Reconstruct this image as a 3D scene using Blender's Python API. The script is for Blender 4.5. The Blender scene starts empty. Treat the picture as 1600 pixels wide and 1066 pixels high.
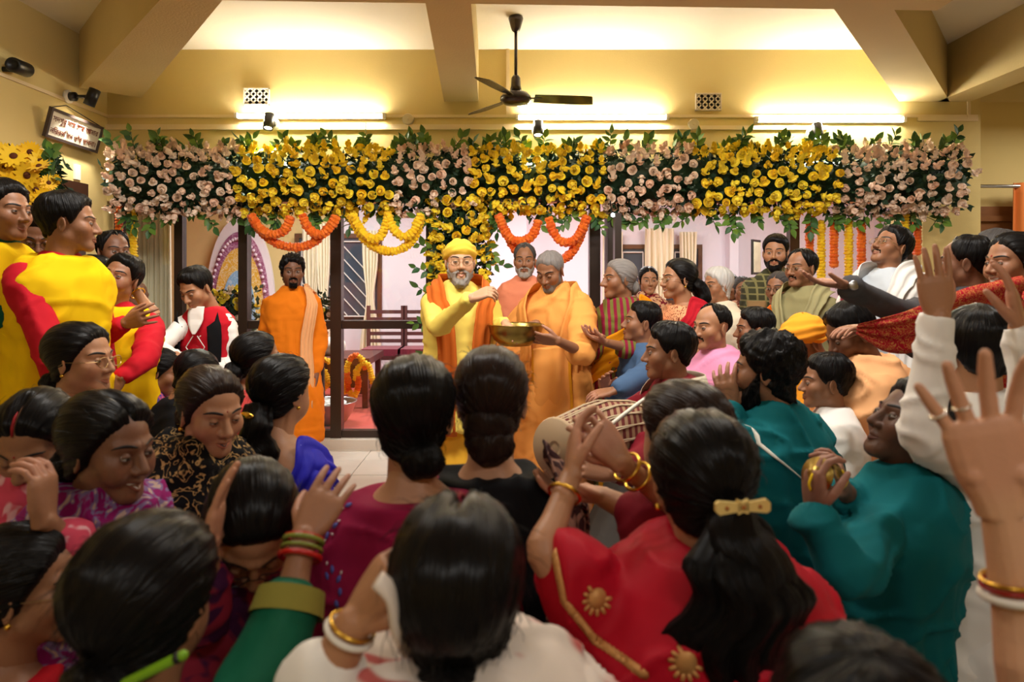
import bpy, bmesh, math, random
import numpy as np
from mathutils import Vector, Matrix
from mathutils.bvhtree import BVHTree

random.seed(7)
RNG = np.random.default_rng(11)
SC = bpy.context.scene
COL = SC.collection
# ------------------------------------------------------------------ camera
F, CX, CY, H = 1066.7, 800.0, 430.0, 1.5
cam_d = bpy.data.cameras.new('camera'); cam = bpy.data.objects.new('camera', cam_d); COL.objects.link(cam)
cam.location = (0, 0, H); cam.rotation_euler = (math.pi/2, 0, 0)
cam_d.lens = 24; cam_d.sensor_width = 36; cam_d.shift_y = -103/1600.0
cam_d.clip_start = 0.05
cam_d.dof.use_dof = True; cam_d.dof.focus_distance = 4.3; cam_d.dof.aperture_fstop = 3.2
SC.camera = cam
# ------------------------------------------------------------------ world, exposure
w = bpy.data.worlds.new('world'); SC.world = w; w.use_nodes = True
w.node_tree.nodes['Background'].inputs[0].default_value = (0.5, 0.55, 0.7, 1)
w.node_tree.nodes['Background'].inputs[1].default_value = 0.02
SC.view_settings.view_transform = 'Standard'; SC.view_settings.look = 'None'
SC.view_settings.gamma = 1; SC.view_settings.use_curve_mapping = False
SC.view_settings.exposure = 0.0
# ------------------------------------------------------------------ lights of the place
def area(name, loc, rot, sx, sy, power, col):
    d = bpy.data.lights.new(name, 'AREA'); d.shape = 'RECTANGLE'; d.size = sx; d.size_y = sy
    d.energy = power; d.color = col
    o = bpy.data.objects.new(name, d); COL.objects.link(o); o.location = loc; o.rotation_euler = rot
    return o
WARM = (1.0, 0.96, 0.90); COOL = (1.0, 0.98, 0.95)
# ceiling lamps of the hall behind and beside the photographer
area('hall_lamp', (-1.4, -1.5, 3.40), (0, 0, 0), 1.2, 0.25, 26, WARM)
area('hall_lamp', (1.5, -1.3, 3.40), (0, 0, 0), 1.2, 0.25, 40, WARM)
area('hall_lamp', (-1.0, 2.5, 3.30), (math.radians(38), 0, 0), 1.2, 0.25, 62, WARM)
area('hall_lamp', (1.2, 2.5, 3.30), (math.radians(38), 0, 0), 1.2, 0.25, 62, WARM)
# ceiling lamps of the glazed inner room
area('shrine_lamp', (-2.2, 7.6, 2.75), (0, 0, 0), 1.3, 0.5, 95, COOL)
area('shrine_lamp', (0.6, 7.6, 2.75), (0, 0, 0), 1.3, 0.5, 95, COOL)
area('shrine_lamp', (3.0, 7.6, 2.75), (0, 0, 0), 1.3, 0.5, 80, COOL)
# passage beyond the right corner
area('passage_lamp', (4.9, 5.2, 2.9), (0, 0, 0), 0.6, 0.6, 24, WARM)
def P(px, py, d):
    return np.array([(px-CX)/F*d, d, H-(py-CY)/F*d])

# ------------------------------------------------------------------ helpers
def lin(c):
    c = np.asarray(c, float)/255.0
    return tuple(np.where(c <= .04045, c/12.92, ((c+.055)/1.055)**2.4))
MATS = {}
def N(t, typ, **kw):
    n = t.nodes.new(typ)
    for k, v in kw.items(): setattr(n, k, v)
    return n
def mat(name, col, rough=.6, metal=0, spec=.4, bump=None, emit=None, var=None, sheen=0, trans=0, alpha=None, sss=0):
    """principled; bump=(scale, strength), var=(scale, amount) colour variation; col is sRGB 0-255"""
    key = ('m', name, tuple(col), rough, metal, bump, emit, var, trans)
    if key in MATS: return MATS[key]
    m = bpy.data.materials.new(name); m.use_nodes = True; t = m.node_tree
    b = t.nodes['Principled BSDF']; c = lin(col)
    b.inputs['Base Color'].default_value = (*c, 1); b.inputs['Roughness'].default_value = rough
    b.inputs['Metallic'].default_value = metal; b.inputs['Specular IOR Level'].default_value = spec
    b.inputs['Sheen Weight'].default_value = sheen; b.inputs['Transmission Weight'].default_value = trans
    if sss:
        b.inputs['Subsurface Weight'].default_value = sss; b.inputs['Subsurface Radius'].default_value = (.01, .004, .002)
    tc = N(t, 'ShaderNodeTexCoord')
    if var:
        n = N(t, 'ShaderNodeTexNoise'); n.inputs['Scale'].default_value = var[0]; n.inputs['Detail'].default_value = 4
        t.links.new(tc.outputs['Object'], n.inputs['Vector'])
        mx = N(t, 'ShaderNodeMix', data_type='RGBA')
        d = 1-var[1]; u = 1+var[1]
        mx.inputs['A'].default_value = (c[0]*d, c[1]*d, c[2]*d, 1)
        mx.inputs['B'].default_value = (min(1, c[0]*u), min(1, c[1]*u), min(1, c[2]*u), 1)
        t.links.new(n.outputs['Fac'], mx.inputs['Factor']); t.links.new(mx.outputs['Result'], b.inputs['Base Color'])
    if bump:
        n2 = N(t, 'ShaderNodeTexNoise'); n2.inputs['Scale'].default_value = bump[0]; n2.inputs['Detail'].default_value = 5
        t.links.new(tc.outputs['Object'], n2.inputs['Vector'])
        bp = N(t, 'ShaderNodeBump'); bp.inputs['Strength'].default_value = bump[1]; bp.inputs['Distance'].default_value = .01
        t.links.new(n2.outputs['Fac'], bp.inputs['Height']); t.links.new(bp.outputs['Normal'], b.inputs['Normal'])
    if emit:
        b.inputs['Emission Color'].default_value = (*lin(emit[0]), 1); b.inputs['Emission Strength'].default_value = emit[1]
    MATS[key] = m
    return m

def tag(o, label=None, cat=None, group=None, kind=None):
    if label: o['label'] = label
    if cat: o['category'] = cat
    if group: o['group'] = group
    if kind: o['kind'] = kind
    return o
def empty(name, loc, label, cat, group=None):
    o = bpy.data.objects.new(name, None); COL.objects.link(o); o.location = Vector(loc); o.empty_display_size = .1
    return tag(o, label, cat, group)
def mesh(name, V, Fc, m=None, smooth=True):
    me = bpy.data.meshes.new(name)
    me.from_pydata(np.asarray(V, float).tolist(), [], Fc if isinstance(Fc, list) else np.asarray(Fc).tolist())
    if m is not None:
        for x in (m if isinstance(m, (list, tuple)) else [m]): me.materials.append(x)
    if smooth: me.polygons.foreach_set('use_smooth', np.ones(len(me.polygons), bool))
    me.update()
    return me
def obj(name, me, parent=None, loc=None, rel=True):
    """world-space mesh data; when parented the vertices are re-expressed about the parent's base"""
    o = bpy.data.objects.new(name, me); COL.objects.link(o)
    if parent is not None:
        if rel:
            me.transform(Matrix.Translation(-world_loc(parent)))
        o.parent = parent
    if loc is not None: o.location = loc
    return o
def world_loc(o):
    l = Vector((0, 0, 0))
    while o is not None: l = l + o.location; o = o.parent
    return l
class MB:
    """collects shapes into one mesh"""
    def __init__(s): s.V = []; s.F = []; s.n = 0
    def add(s, V, Fc):
        V = np.asarray(V, float); s.V.append(V)
        s.F += [tuple(i+s.n for i in f) for f in (Fc if isinstance(Fc, list) else np.asarray(Fc).tolist())]
        s.n += len(V); return s
    def box(s, lo, hi, rz=0, c=None):
        x0, y0, z0 = lo; x1, y1, z1 = hi
        V = np.array([[x, y, z] for z in (z0, z1) for y in (y0, y1) for x in (x0, x1)], float)
        if rz:
            cc = np.array(c if c is not None else [(x0+x1)/2, (y0+y1)/2, 0]); ca, sa = math.cos(rz), math.sin(rz)
            d = V-cc; V = np.stack([d[:, 0]*ca-d[:, 1]*sa, d[:, 0]*sa+d[:, 1]*ca, d[:, 2]], 1)+cc
        return s.add(V, [(0, 2, 3, 1), (4, 5, 7, 6), (0, 1, 5, 4), (2, 6, 7, 3), (0, 4, 6, 2), (1, 3, 7, 5)])
    def hexa(s, V8):
        """8 corners: bottom loop 4 then top loop 4"""
        return s.add(V8, [(3, 2, 1, 0), (4, 5, 6, 7), (0, 1, 5, 4), (1, 2, 6, 5), (2, 3, 7, 6), (3, 0, 4, 7)])
    def tube(s, pts, r, n=8, cap=True, flat=None):
        V, Fc = tube(pts, r, n, cap, flat); return s.add(V, Fc)
    def lathe(s, prof, c=(0, 0, 0), n=20, axis=None):
        V, Fc = lathe(prof, n); V = np.asarray(V)
        if axis is not None: V = V @ frame_z(axis).T
        return s.add(V+np.asarray(c), Fc)
    def build(s, name, m, parent=None, smooth=False, rel=True):
        return obj(name, mesh(name, np.concatenate(s.V), s.F, m, smooth), parent, rel=rel)
def unit(v):
    v = np.asarray(v, float); return v/max(np.linalg.norm(v), 1e-9)
def frame_z(z, x=None):
    z = unit(z); x = np.array([1., 0, 0]) if x is None else np.asarray(x, float)
    if abs(np.dot(unit(x), z)) > .97: x = np.array([0., 1, 0])
    x = unit(x-z*np.dot(x, z)); y = np.cross(z, x)
    return np.stack([x, y, z], 1)
def grid_faces(nu, nv, wrap):
    """nu rings of nv points"""
    i = np.arange(nu-1)[:, None]; j = np.arange(nv if wrap else nv-1)[None, :]
    a = i*nv+j; b = i*nv+(j+1) % nv; c = (i+1)*nv+(j+1) % nv; d = (i+1)*nv+j
    return np.stack([a, b, c, d], -1).reshape(-1, 4)
def tube(pts, r, n=8, cap=True, flat=None, ref=None):
    pts = np.asarray(pts, float); k = len(pts); r = np.broadcast_to(np.asarray(r, float), (k,))
    tg = np.gradient(pts, axis=0); tg /= np.linalg.norm(tg, axis=1, keepdims=True)+1e-9
    x = np.array([0., 0, 1]) if ref is None else np.asarray(ref, float)
    if abs(x @ tg[0]) > .95: x = np.array([1., 0, 0])
    V = []; a = np.linspace(0, 2*math.pi, n, endpoint=False)
    for i in range(k):
        x = unit(x-tg[i]*(x @ tg[i])); y = np.cross(tg[i], x)
        f = 1.0 if flat is None else flat
        V.append(pts[i]+r[i]*(np.cos(a)[:, None]*x*f+np.sin(a)[:, None]*y))
    V = np.concatenate(V); Fc = grid_faces(k, n, True).tolist()
    if cap:
        Fc.append(list(range(n))[::-1]); Fc.append(list(range((k-1)*n, k*n)))
    return V, [tuple(f) for f in Fc]
def rtube(pts, r, n=10, flat=None, ref=None):
    """tube with rounded ends"""
    pts = np.asarray(pts, float); r = np.broadcast_to(np.asarray(r, float), (len(pts),)).copy()
    d0 = unit(pts[0]-pts[1]); d1 = unit(pts[-1]-pts[-2]); q = [(.0, 1), (.5, .866), (.866, .5), (.99, .1)]
    A = [pts[0]+d0*r[0]*s for s, c in q[::-1]][:-1]; ra = [r[0]*c for s, c in q[::-1]][:-1]
    B = [pts[-1]+d1*r[-1]*s for s, c in q][1:]; rb = [r[-1]*c for s, c in q][1:]
    return tube(np.array(A+list(pts)+B), np.array(ra+list(r)+rb), n, True, flat, ref)
def lathe(prof, n=20):
    prof = np.asarray(prof, float); a = np.linspace(0, 2*math.pi, n, endpoint=False)
    V = np.concatenate([np.stack([np.cos(a)*r, np.sin(a)*r, np.full(n, z)], 1) for r, z in prof])
    Fc = [tuple(f) for f in grid_faces(len(prof), n, True).tolist()]
    Fc.append(tuple(range(n))[::-1]); Fc.append(tuple(range((len(prof)-1)*n, len(prof)*n)))
    return V, Fc
def ball(c, r, n=10, m=7):
    r = np.broadcast_to(np.asarray(r, float), (3,)); th = np.linspace(.05, math.pi-.05, m); a = np.linspace(0, 2*math.pi, n, endpoint=False)
    V = np.concatenate([np.stack([np.cos(a)*math.sin(t)*r[0], np.sin(a)*math.sin(t)*r[1], np.full(n, math.cos(t)*r[2])], 1) for t in th])+np.asarray(c)
    Fc = [tuple(f)[::-1] for f in grid_faces(m, n, True).tolist()]
    Fc.append(tuple(range(n))); Fc.append(tuple(range((m-1)*n, m*n))[::-1])
    return V, Fc
def spline(pts, k=8):
    """Catmull-Rom through pts"""
    p = np.asarray(pts, float); p = np.vstack([2*p[0]-p[1], p, 2*p[-1]-p[-2]]); out = []
    for i in range(1, len(p)-2):
        for t in np.linspace(0, 1, k, endpoint=False):
            a, b, c, d = p[i-1:i+3]
            out.append(.5*((2*b)+(c-a)*t+(2*a-5*b+4*c-d)*t*t+(3*b-a-3*c+d)*t**3))
    out.append(p[-2]); return np.array(out)
def copyobj(o, parent=None, loc=None, rot=None, scale=None):
    c = o.copy(); COL.objects.link(c)
    if parent is not None: c.parent = parent
    if loc is not None: c.location = Vector(loc)
    if rot is not None: c.rotation_euler = rot
    if scale is not None: c.scale = scale if hasattr(scale, '__len__') else (scale,)*3
    return c
def structure(mb, name, m, smooth=False):
    return tag(mb.build(name, m, smooth=smooth), kind='structure')
GLASS = bpy.data.materials.new('clear_glass'); GLASS.use_nodes = True
_t = GLASS.node_tree; _t.nodes.clear(); _o = N(_t, 'ShaderNodeOutputMaterial'); _a = N(_t, 'ShaderNodeBsdfTransparent'); _g = N(_t, 'ShaderNodeBsdfGlossy')
_g.inputs['Roughness'].default_value = .03; _m = N(_t, 'ShaderNodeMixShader'); _f = N(_t, 'ShaderNodeValue'); _f.outputs[0].default_value = .05
_a.inputs[0].default_value = (.93, .95, .94, 1)
_t.links.new(_f.outputs[0], _m.inputs[0]); _t.links.new(_a.outputs[0], _m.inputs[1]); _t.links.new(_g.outputs[0], _m.inputs[2]); _t.links.new(_m.outputs[0], _o.inputs[0])
GOLD = mat('gold', (224, 178, 72), .25, metal=1)
# ================================================================== the setting
YW = 5.9                                            # face of the back wall
WALL = mat('ochre_plaster', (213, 190, 126), .85, bump=(90, .12), var=(1.3, .05))
CEIL = mat('cream_ceiling_paint', (240, 230, 208), .9, bump=(60, .08))
BEAM = mat('buff_beam_plaster', (206, 184, 128), .88, bump=(70, .2), var=(3, .05))
LILAC = mat('lilac_plaster', (226, 220, 230), .9, bump=(60, .06))
INY = mat('cream_yellow_plaster', (238, 212, 150), .9, bump=(60, .06))
DARKM = mat('dark_brown_frame', (48, 34, 27), .35, spec=.5, var=(14, .12))
WOOD = mat('brown_wood', (96, 58, 34), .5, bump=(30, .1), var=(12, .25))
TILE = mat('white_marble_tile', (216, 208, 196), .25, var=(5, .06))
WHITE = mat('white_plastic', (232, 226, 214), .5)
CONDUIT = mat('cream_conduit', (226, 204, 160), .5)
BLACK = mat('black_plastic', (22, 21, 22), .4)
CARPET = mat('red_carpet', (196, 74, 62), .95, bump=(300, .4), var=(60, .1), sheen=.2)
CURTAIN = mat('cream_curtain', (238, 226, 198), .8, sheen=.2, var=(4, .06))
STEEL = mat('brushed_steel', (190, 190, 190), .3, metal=1)
BRASS = mat('brass', (158, 134, 70), .28, metal=1, var=(16, .12))

structure(MB().box((-3.6, -3.2, -.12), (6.2, YW+.1, -.005)), 'floor', mat('floor_screed', (150, 142, 132), .6))
fl = bpy.data.objects['floor']
tl = mesh('tile', *[(q.V[0], q.F) for q in [MB().box((-.197, -.197, -.006), (.197, .197, .006))]][0], TILE, False)
for i in range(-7, 10):
    for j in range(6):
        t = bpy.data.objects.new('tile', tl); COL.objects.link(t); t.parent = fl
        t.location = (i*.4+.2, 3.7+j*.4, -.002+.001*((i*3+j*5) % 3))
structure(MB().box((-3.75, -3.2, -.1), (-3.5, YW+.3, 3.6)), 'wall_left', WALL)
structure(MB().box((6.0, -3.2, -.1), (6.2, 6.8, 3.6)), 'wall_right', WALL)
structure(MB().box((-3.75, -3.4, -.1), (6.2, -3.2, 3.6)), 'wall_rear', WALL)
structure(MB().box((-3.5, YW, 2.14), (4.05, YW+.22, 3.5)).box((3.55, YW, 0), (4.05, YW+.5, 2.14)), 'wall_back', WALL)
structure(MB().box((4.05, 6.4, -.1), (6.0, 6.6, 3.5)).box((4.05, YW+.22, 2.14), (4.06, 6.4, 3.5)), 'wall_passage', WALL)
structure(MB().box((-3.6, -3.2, 3.45), (6.2, 6.7, 3.6)), 'ceiling', CEIL)
# beams (bottom z = 3.0), each from its own corner points
def beam(pts4, name, zb=3.0):
    pts4 = np.asarray(pts4, float)
    lo = np.c_[pts4, np.full(4, zb)]; hi = np.c_[pts4, np.full(4, 3.46)]
    return structure(MB().hexa(np.vstack([lo, hi])), name, BEAM)
def q(px, py): 
    d = 1.5*F/(430-py); return ((px-800)/F*d, d)
beam([(-.59, YW+.05), (-.29, YW+.05), (-.225, 3.72), (-.475, 3.72)], 'trim_1')
beam([(-3.46, 5.46), (-3.14, 5.78), (-1.50, 3.62), (-1.83, 3.62)], 'trim_2')
beam([(3.36, YW+.02), (3.80, YW+.02), (2.05, 3.72), (1.72, 3.72)], 'trim_3')
beam([(3.68, YW+.1), (3.96, YW+.1), (3.96, 2.0), (3.66, 2.0)], 'trim_4')
beam([(-2.0, 3.70), (2.4, 3.86), (2.4, 3.45), (-2.0, 3.45)], 'trim_5', 2.996)
structure(MB().box((4.07, 6.3, 3.12), (6.0, 6.4, 3.26)), 'trim_6', BEAM)
structure(MB().box((-3.5, YW-.012, 2.86), (4.02, YW, 2.885)), 'trim_7', CONDUIT)     # surface conduits along the back wall
structure(MB().box((-3.5, YW-.02, 2.755), (1.0, YW, 2.80)).box((1.0, YW-.02, 2.755), (2.72, YW, 2.79)), 'trim_8', CONDUIT)
structure(MB().box((3.93, YW-.015, 2.86), (3.955, YW, 3.1)).box((3.5, YW-.015, 2.83), (4.02, YW, 2.86)), 'trim_9', CONDUIT)
structure(MB().box((-3.5, 1.5, 2.86), (-3.485, YW, 2.885)), 'trim_10', CONDUIT)
structure(MB().box((-.05, YW-.02, 2.86), (-.02, YW, 3.45)), 'trim_11', CONDUIT)

# glazed partition of dark frame members under the garland
def frame(name, parts, m=DARKM):
    mb = MB()
    for lo, hi in parts: mb.box(lo, hi)
    return structure(mb, name, m)
def X(px, d=YW): return (px-CX)/F*d
fy0, fy1 = YW+.02, YW+.10
zr = H-(508-CY)/F*YW
frame('window_1', [((X(372), fy0-.02, .0), (X(386), fy1, 2.14)), ((X(516), fy0-.02, 0), (X(533), fy1, 2.14)), ((X(665), fy0, 0), (X(680), fy1, 2.14)),
                   ((X(386), fy0, zr-.035), (X(665), fy1, zr+.035)), ((X(386), fy0, .09), (X(665), fy1, .15))])
frame('window_2', [((X(270), fy0, 0), (X(283), fy1, 2.14)), ((X(176), fy0, 0), (X(188), fy1, 2.14)), ((X(283), fy0, zr-.035), (X(372), fy1, zr+.035)), ((X(188), fy0, .09), (X(372), fy1, .15))])
frame('window_3', [((X(1236), fy0, 0), (X(1251), fy1, 2.14)), ((X(944), fy0, .09), (X(1236), fy1, .15)), ((X(1420), fy0, 0), (X(1434), fy1, 2.14)), ((X(1251), fy0, .09), (X(1430), fy1, .15)),
                   ((X(944), fy0, zr-.035), (X(1236), fy1, zr+.035))])
structure(MB().box((X(921), fy0-.03, 0), (X(938), fy1, 2.14)).box((X(944), fy0-.25, 0), (X(953), fy0-.03, 2.14)).box((X(941), fy0-.75, 0.02), (X(941)+.05, fy0-.65, 1.97)), 'door_1', DARKM)
structure(MB().box((-3.5, YW-.06, 0), (X(665), YW+.22, .09)).box((X(944), YW-.06, 0), (4.05, YW+.22, .09)), 'trim_12', TILE)
def pane(par, x0, x1, z0, z1):
    MB().box((x0, fy0+.03, z0), (x1, fy0+.036, z1)).build('pane', GLASS, bpy.data.objects[par])
pane('window_1', X(386), X(516), .15, zr-.035); pane('window_1', X(533), X(665), .15, zr-.035)
pane('window_1', X(386), X(516), zr+.035, 2.14); pane('window_1', X(533), X(665), zr+.035, 2.14)
pane('window_2', X(283), X(372), zr+.035, 2.14); pane('window_2', X(283), X(372), .15, zr-.035); pane('window_2', X(188), X(270), .15, 2.14)
pane('window_3', X(953), X(1236), zr+.035, 2.14); pane('window_3', X(953), X(1236), .15, zr-.035); pane('window_3', X(1251), X(1420), .15, 2.14)

# inner room behind the glass
YI = 9.4
structure(MB().box((-6.2, YI, 0), (-2.35, YI+.1, 3.0)).box((-6.3, YW+.22, 0), (-6.2, YI, 3.0)), 'wall_shrine', INY)
structure(MB().box((-2.35, YI-.12, 0), (.2, YI+.1, 3.0)).box((.2, YI+.2, 0), (5.6, YI+.3, 3.0)).box((.2, YI+.1, 0), (.21, YI+.2, 3))
          .box((5.6, YW+.7, 0), (5.7, YI+.3, 3.0)).box((3.0, YI-.0, 0), (3.12, YI+.2, 3)), 'wall_far', LILAC)
structure(MB().box((-6.3, YW+.22, 2.85), (4.05, YI+.4, 2.95)).box((4.05, 6.6, 2.85), (5.7, YI+.4, 2.95)), 'ceiling_inner', mat('white_ceiling', (240, 238, 232), .9))
structure(MB().box((-6.3, YW+.22, -.1), (4.05, YI+.4, .09)).box((4.05, 6.6, -.1), (5.7, YI+.4, .09)), 'floor_inner', CARPET)
# ================================================================== fixtures
TUBE_GLOW = mat('glowing_tube', (255, 250, 240), .4, emit=((255, 246, 228), 150.0))
def tube_light(x0, x1, z, label, y=YW, rot=None):
    root = empty('tube_light', ((x0+x1)/2, y, z), label, 'tube light', 'tube lights along the back wall')
    MB().box((x0, y-.045, z-.02), (x1, y, z+.018)).build('batten', WHITE, root)
    for s, x in ((-1, x0), (1, x1)):
        MB().box((x-.012, y-.085, z-.022), (x+.012, y-.03, z+.022)).build('lamp_holder', WHITE, root)
    V, Fc = tube([(x0+.012, y-.066, z), (x1-.012, y-.066, z)], .0135, 10); obj('fluorescent_tube', mesh('tube', V, Fc, TUBE_GLOW), root)
for (a, b, py), lab in zip(((374, 602, 181), (808, 1040, 183), (1178, 1406, 187)),
        ('glowing tube light on the wall under the left lattice vent', 'glowing tube light on the wall right behind the ceiling fan', 'glowing tube light on the wall right of the second lattice vent')):
    tube_light(X(a), X(b), H-(py-CY)/F*(YW-.06), lab)

GLOW = mat('glowing_lens', (255, 250, 240), .4, emit=((255, 246, 230), 60.0))
def spot_lamp(base, aim, label, power, wall_n, size=1.6, arm=.12):
    """small cylinder spotlight on a round wall plate; base = plate centre, aim = point lit"""
    base = np.array(base, float); wall_n = np.array(wall_n, float)
    root = empty('spotlight', base, label, 'spotlight')
    mb = MB(); V, Fc = lathe([(.052, 0), (.052, .022), (.03, .03)], 18); mb.add(V @ frame_z(wall_n).T+base, Fc); mb.build('wall_plate', WHITE, root, True)
    c = base+wall_n*arm; d = unit(np.array(aim)-c)
    mb = MB(); mb.tube([base+wall_n*.02, c], .014, 8); mb.lathe([(.035, 0), (.035, .045), (.02, .05)], base+wall_n*.025, 16, wall_n); mb.build('arm', BLACK, root, True)
    V, Fc = lathe([(.030, -.065), (.042, -.06), (.042, .075), (.036, .075), (.034, .04)], 20)
    obj('lamp_head', mesh('head', V @ frame_z(d).T+c, Fc, BLACK), root)
    V, Fc = lathe([(.033, .06), (.02, .066), (.002, .068)], 16); obj('lens', mesh('lens', V @ frame_z(d).T+c, Fc, GLOW), root)
    ld = bpy.data.lights.new('spot', 'SPOT'); ld.energy = power; ld.spot_size = size; ld.spot_blend = .5; ld.shadow_soft_size = .03; ld.color = (1, .93, .8)
    lo = bpy.data.objects.new('spotlight_beam', ld); COL.objects.link(lo); lo.parent = root
    lo.location = Vector(c+d*.08-base); lo.rotation_euler = Vector(d).to_track_quat('-Z', 'Y').to_euler()
for px, py, lab in ((428, 194, 'black spotlight on the back wall above the left yellow roses'), (840, 205, 'black spotlight on the back wall below the ceiling fan'),
                    (1268, 209, 'black spotlight on the back wall under the right tube light')):
    b = P(px, py, YW-.02); spot_lamp(b, b+np.array([0, -.30, -.52]), lab, 150, (0, -1, 0))
b = np.array([-3.495, 5.36, H-(151-CY)/F*5.36]); spot_lamp(b, b+np.array([.05, -.02, -.40]), 'black spotlight on the left wall above the framed sign', 60, (1, 0, 0), arm=.20)

c = P(957, 336, 5.28); led = empty('small_lamp', c, 'tiny bright white lamp clipped under the garland by the dark door posts', 'lamp'); MB().lathe([(.016, -.03), (.022, -.02), (.024, .015), (.018, .016)], c, 16, (0, -1, -.1)).build('housing', BLACK, led, True); MB().lathe([(.016, .014), (.012, .020), (.002, .022)], c, 14, (0, -1, -.1)).build('lens', mat('led_lens', (255, 255, 255), .4, emit=((245, 248, 255), 40.0)), led, True); MB().tube([c+np.array([0, .03, 0]), c+np.array([0, .12, .12])], .006, 6).build('clip_arm', BLACK, led, True)
LATT = mat('white_lattice', (214, 200, 176), .7)
def vent(px, py, label):
    c = P(px, py, YW); wd, ht = 40/F*YW, 27/F*YW
    root = empty('lattice_vent', c, label, 'vent', 'lattice vents high on the back wall')
    MB().box((c[0]-wd/2+.008, YW-.006, c[2]-ht/2+.008), (c[0]+wd/2-.008, YW-.001, c[2]+ht/2-.008)).build('opening', mat('vent_dark', (16, 14, 12), .9), root)
    mb = MB()
    for lo, hi in (((-1, -1), (1, -.88)), ((-1, .88), (1, 1)), ((-1, -1), (-.93, 1)), ((.93, -1), (1, 1))):
        mb.box((c[0]+lo[0]*wd/2, YW-.03, c[2]+lo[1]*ht/2), (c[0]+hi[0]*wd/2, YW-.001, c[2]+hi[1]*ht/2))
    mb.build('rim', LATT, root)
    mb = MB(); n = 4
    for i in range(n):
        for j in range(3):
            x = c[0]-wd/2+wd*(i+.5)/n; z = c[2]-ht/2+ht*(j+.5)/3; r = .030
            for a in (math.pi/4, 3*math.pi/4):
                d = np.array([math.cos(a), 0, math.sin(a)])*r
                mb.tube([np.array([x, YW-.016, z])-d, np.array([x, YW-.016, z])+d], .0065, 5)
    tag(mb.build('lattice', LATT, root), kind='stuff')
vent(402, 152, 'white lattice vent above the left tube light'); vent(1106, 160, 'white lattice vent between the middle and right tube lights')
for px, py, lab in ((638, 187, 'round junction box left of the middle ceiling beam'), (1083, 195, 'round junction box below the right lattice vent')):
    c = P(px, py, YW); o = MB().lathe([(.05, 0), (.05, .02), (.044, .03), (.01, .03), (.008, .034)], c, 20, (0, -1, 0)).build('junction_box', mat('box_plastic', (206, 190, 158), .5), smooth=False)
    tag(o, lab, 'junction box', 'round junction boxes on the conduit')

# ceiling fan
FANM = mat('dark_brown_enamel', (40, 26, 24), .25, spec=.6)
fd = 5.15; fx = X(806, fd); fz = H-(153-CY)/F*fd
fan = empty('ceiling_fan', (fx, fd, 3.45), 'dark brown three-bladed ceiling fan on a long rod', 'ceiling fan')
def rod(prof, nm): 
    V, Fc = lathe(prof, 20); obj(nm, mesh(nm, V+np.array([fx, fd, 0]), Fc, FANM), fan)
rod([(.052, 3.45), (.056, 3.435), (.05, 3.41), (.036, 3.36), (.03, 3.345), (.018, 3.335)], 'canopy')
rod([(.012, fz+.1), (.012, 3.36)], 'rod')
rod([(.02, fz+.17), (.034, fz+.15), (.038, fz+.09), (.044, fz+.06), (.03, fz+.04)], 'lower_cup')
rod([(.04, fz+.05), (.09, fz+.035), (.118, fz+.005), (.118, fz-.02), (.09, fz-.045), (.03, fz-.055)], 'motor')
for k, ang in enumerate((6, 126, 246)):
    a = math.radians(ang); d = np.array([math.cos(a), math.sin(a), 0]); s = np.array([-d[1], d[0], 0])
    mb = MB(); L = []
    for t, hw in ((.14, .05), (.3, .062), (.5, .066), (.57, .06), (.60, .045)):
        for sg in (-1, 1):
            ofs = -.02 if t > .58 and sg < 0 else 0
            c = np.array([fx, fd, fz])+d*(t+ofs)+s*hw*sg+np.array([0, 0, -.015*sg-.01*t])
            L += [c+np.array([0, 0, .0025]), c-np.array([0, 0, .0025])]
    L = np.array(L); Fc = []
    for i in range(4):
        o = i*4; Fc += [(o, o+2, o+6, o+4), (o+1, o+5, o+7, o+3), (o, o+4, o+5, o+1), (o+2, o+3, o+7, o+6)]
    Fc += [(0, 1, 3, 2), (16, 18, 19, 17)]
    bl = obj('blade', mesh('blade', L, Fc, FANM, False), fan)
    m2 = MB(); m2.box((-.02, -.012, -.004), (.13, .012, .004)); V = m2.V[0]; V = np.array([fx, fd, fz])+V[:, :1]*d*1+d*.07+V[:, 1:2]*s+V[:, 2:]*np.array([0, 0, 1])
    obj('blade_bracket', mesh('bracket', V, m2.F, FANM, False), bl)

# framed sign on the left wall
SIGNW = mat('cream_sign_panel', (240, 232, 214), .6)
def wallL(px, py):                                       # a point on the left wall
    d = 3.5*F/(800-px); return np.array([-3.5, d, H-(py-CY)/F*d])
TL, TR, BL, BR = wallL(58, 166), wallL(142, 199), wallL(62, 213), wallL(144, 239)
TL[0] = TR[0] = -3.40; BL[0] = BR[0] = -3.47
sc = (TL+TR+BL+BR)/4
sign = empty('framed_sign', sc, 'framed white sign with two lines of dark Bengali writing hung on the left wall', 'sign')
ux = unit(TR+BR-TL-BL); uz = unit(TL+TR-BL-BR); un = np.cross(ux, uz)*-1
if un[0] < 0: un = -un
sw = np.linalg.norm((TR+BR-TL-BL)/2)/2; sh = np.linalg.norm((TL+TR-BL-BR)/2)/2
def sp(a, b, c): return sc+ux*a+uz*b+un*c
def sbox(mb, a0, a1, b0, b1, c0, c1):
    mb.hexa([sp(a0, b0, c0), sp(a1, b0, c0), sp(a1, b1, c0), sp(a0, b1, c0), sp(a0, b0, c1), sp(a1, b0, c1), sp(a1, b1, c1), sp(a0, b1, c1)])
mb = MB(); sbox(mb, -sw+.02, sw-.02, -sh+.02, sh-.02, -.012, .004); mb.build('panel', SIGNW, sign)
mb = MB(); fw = .022
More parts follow.
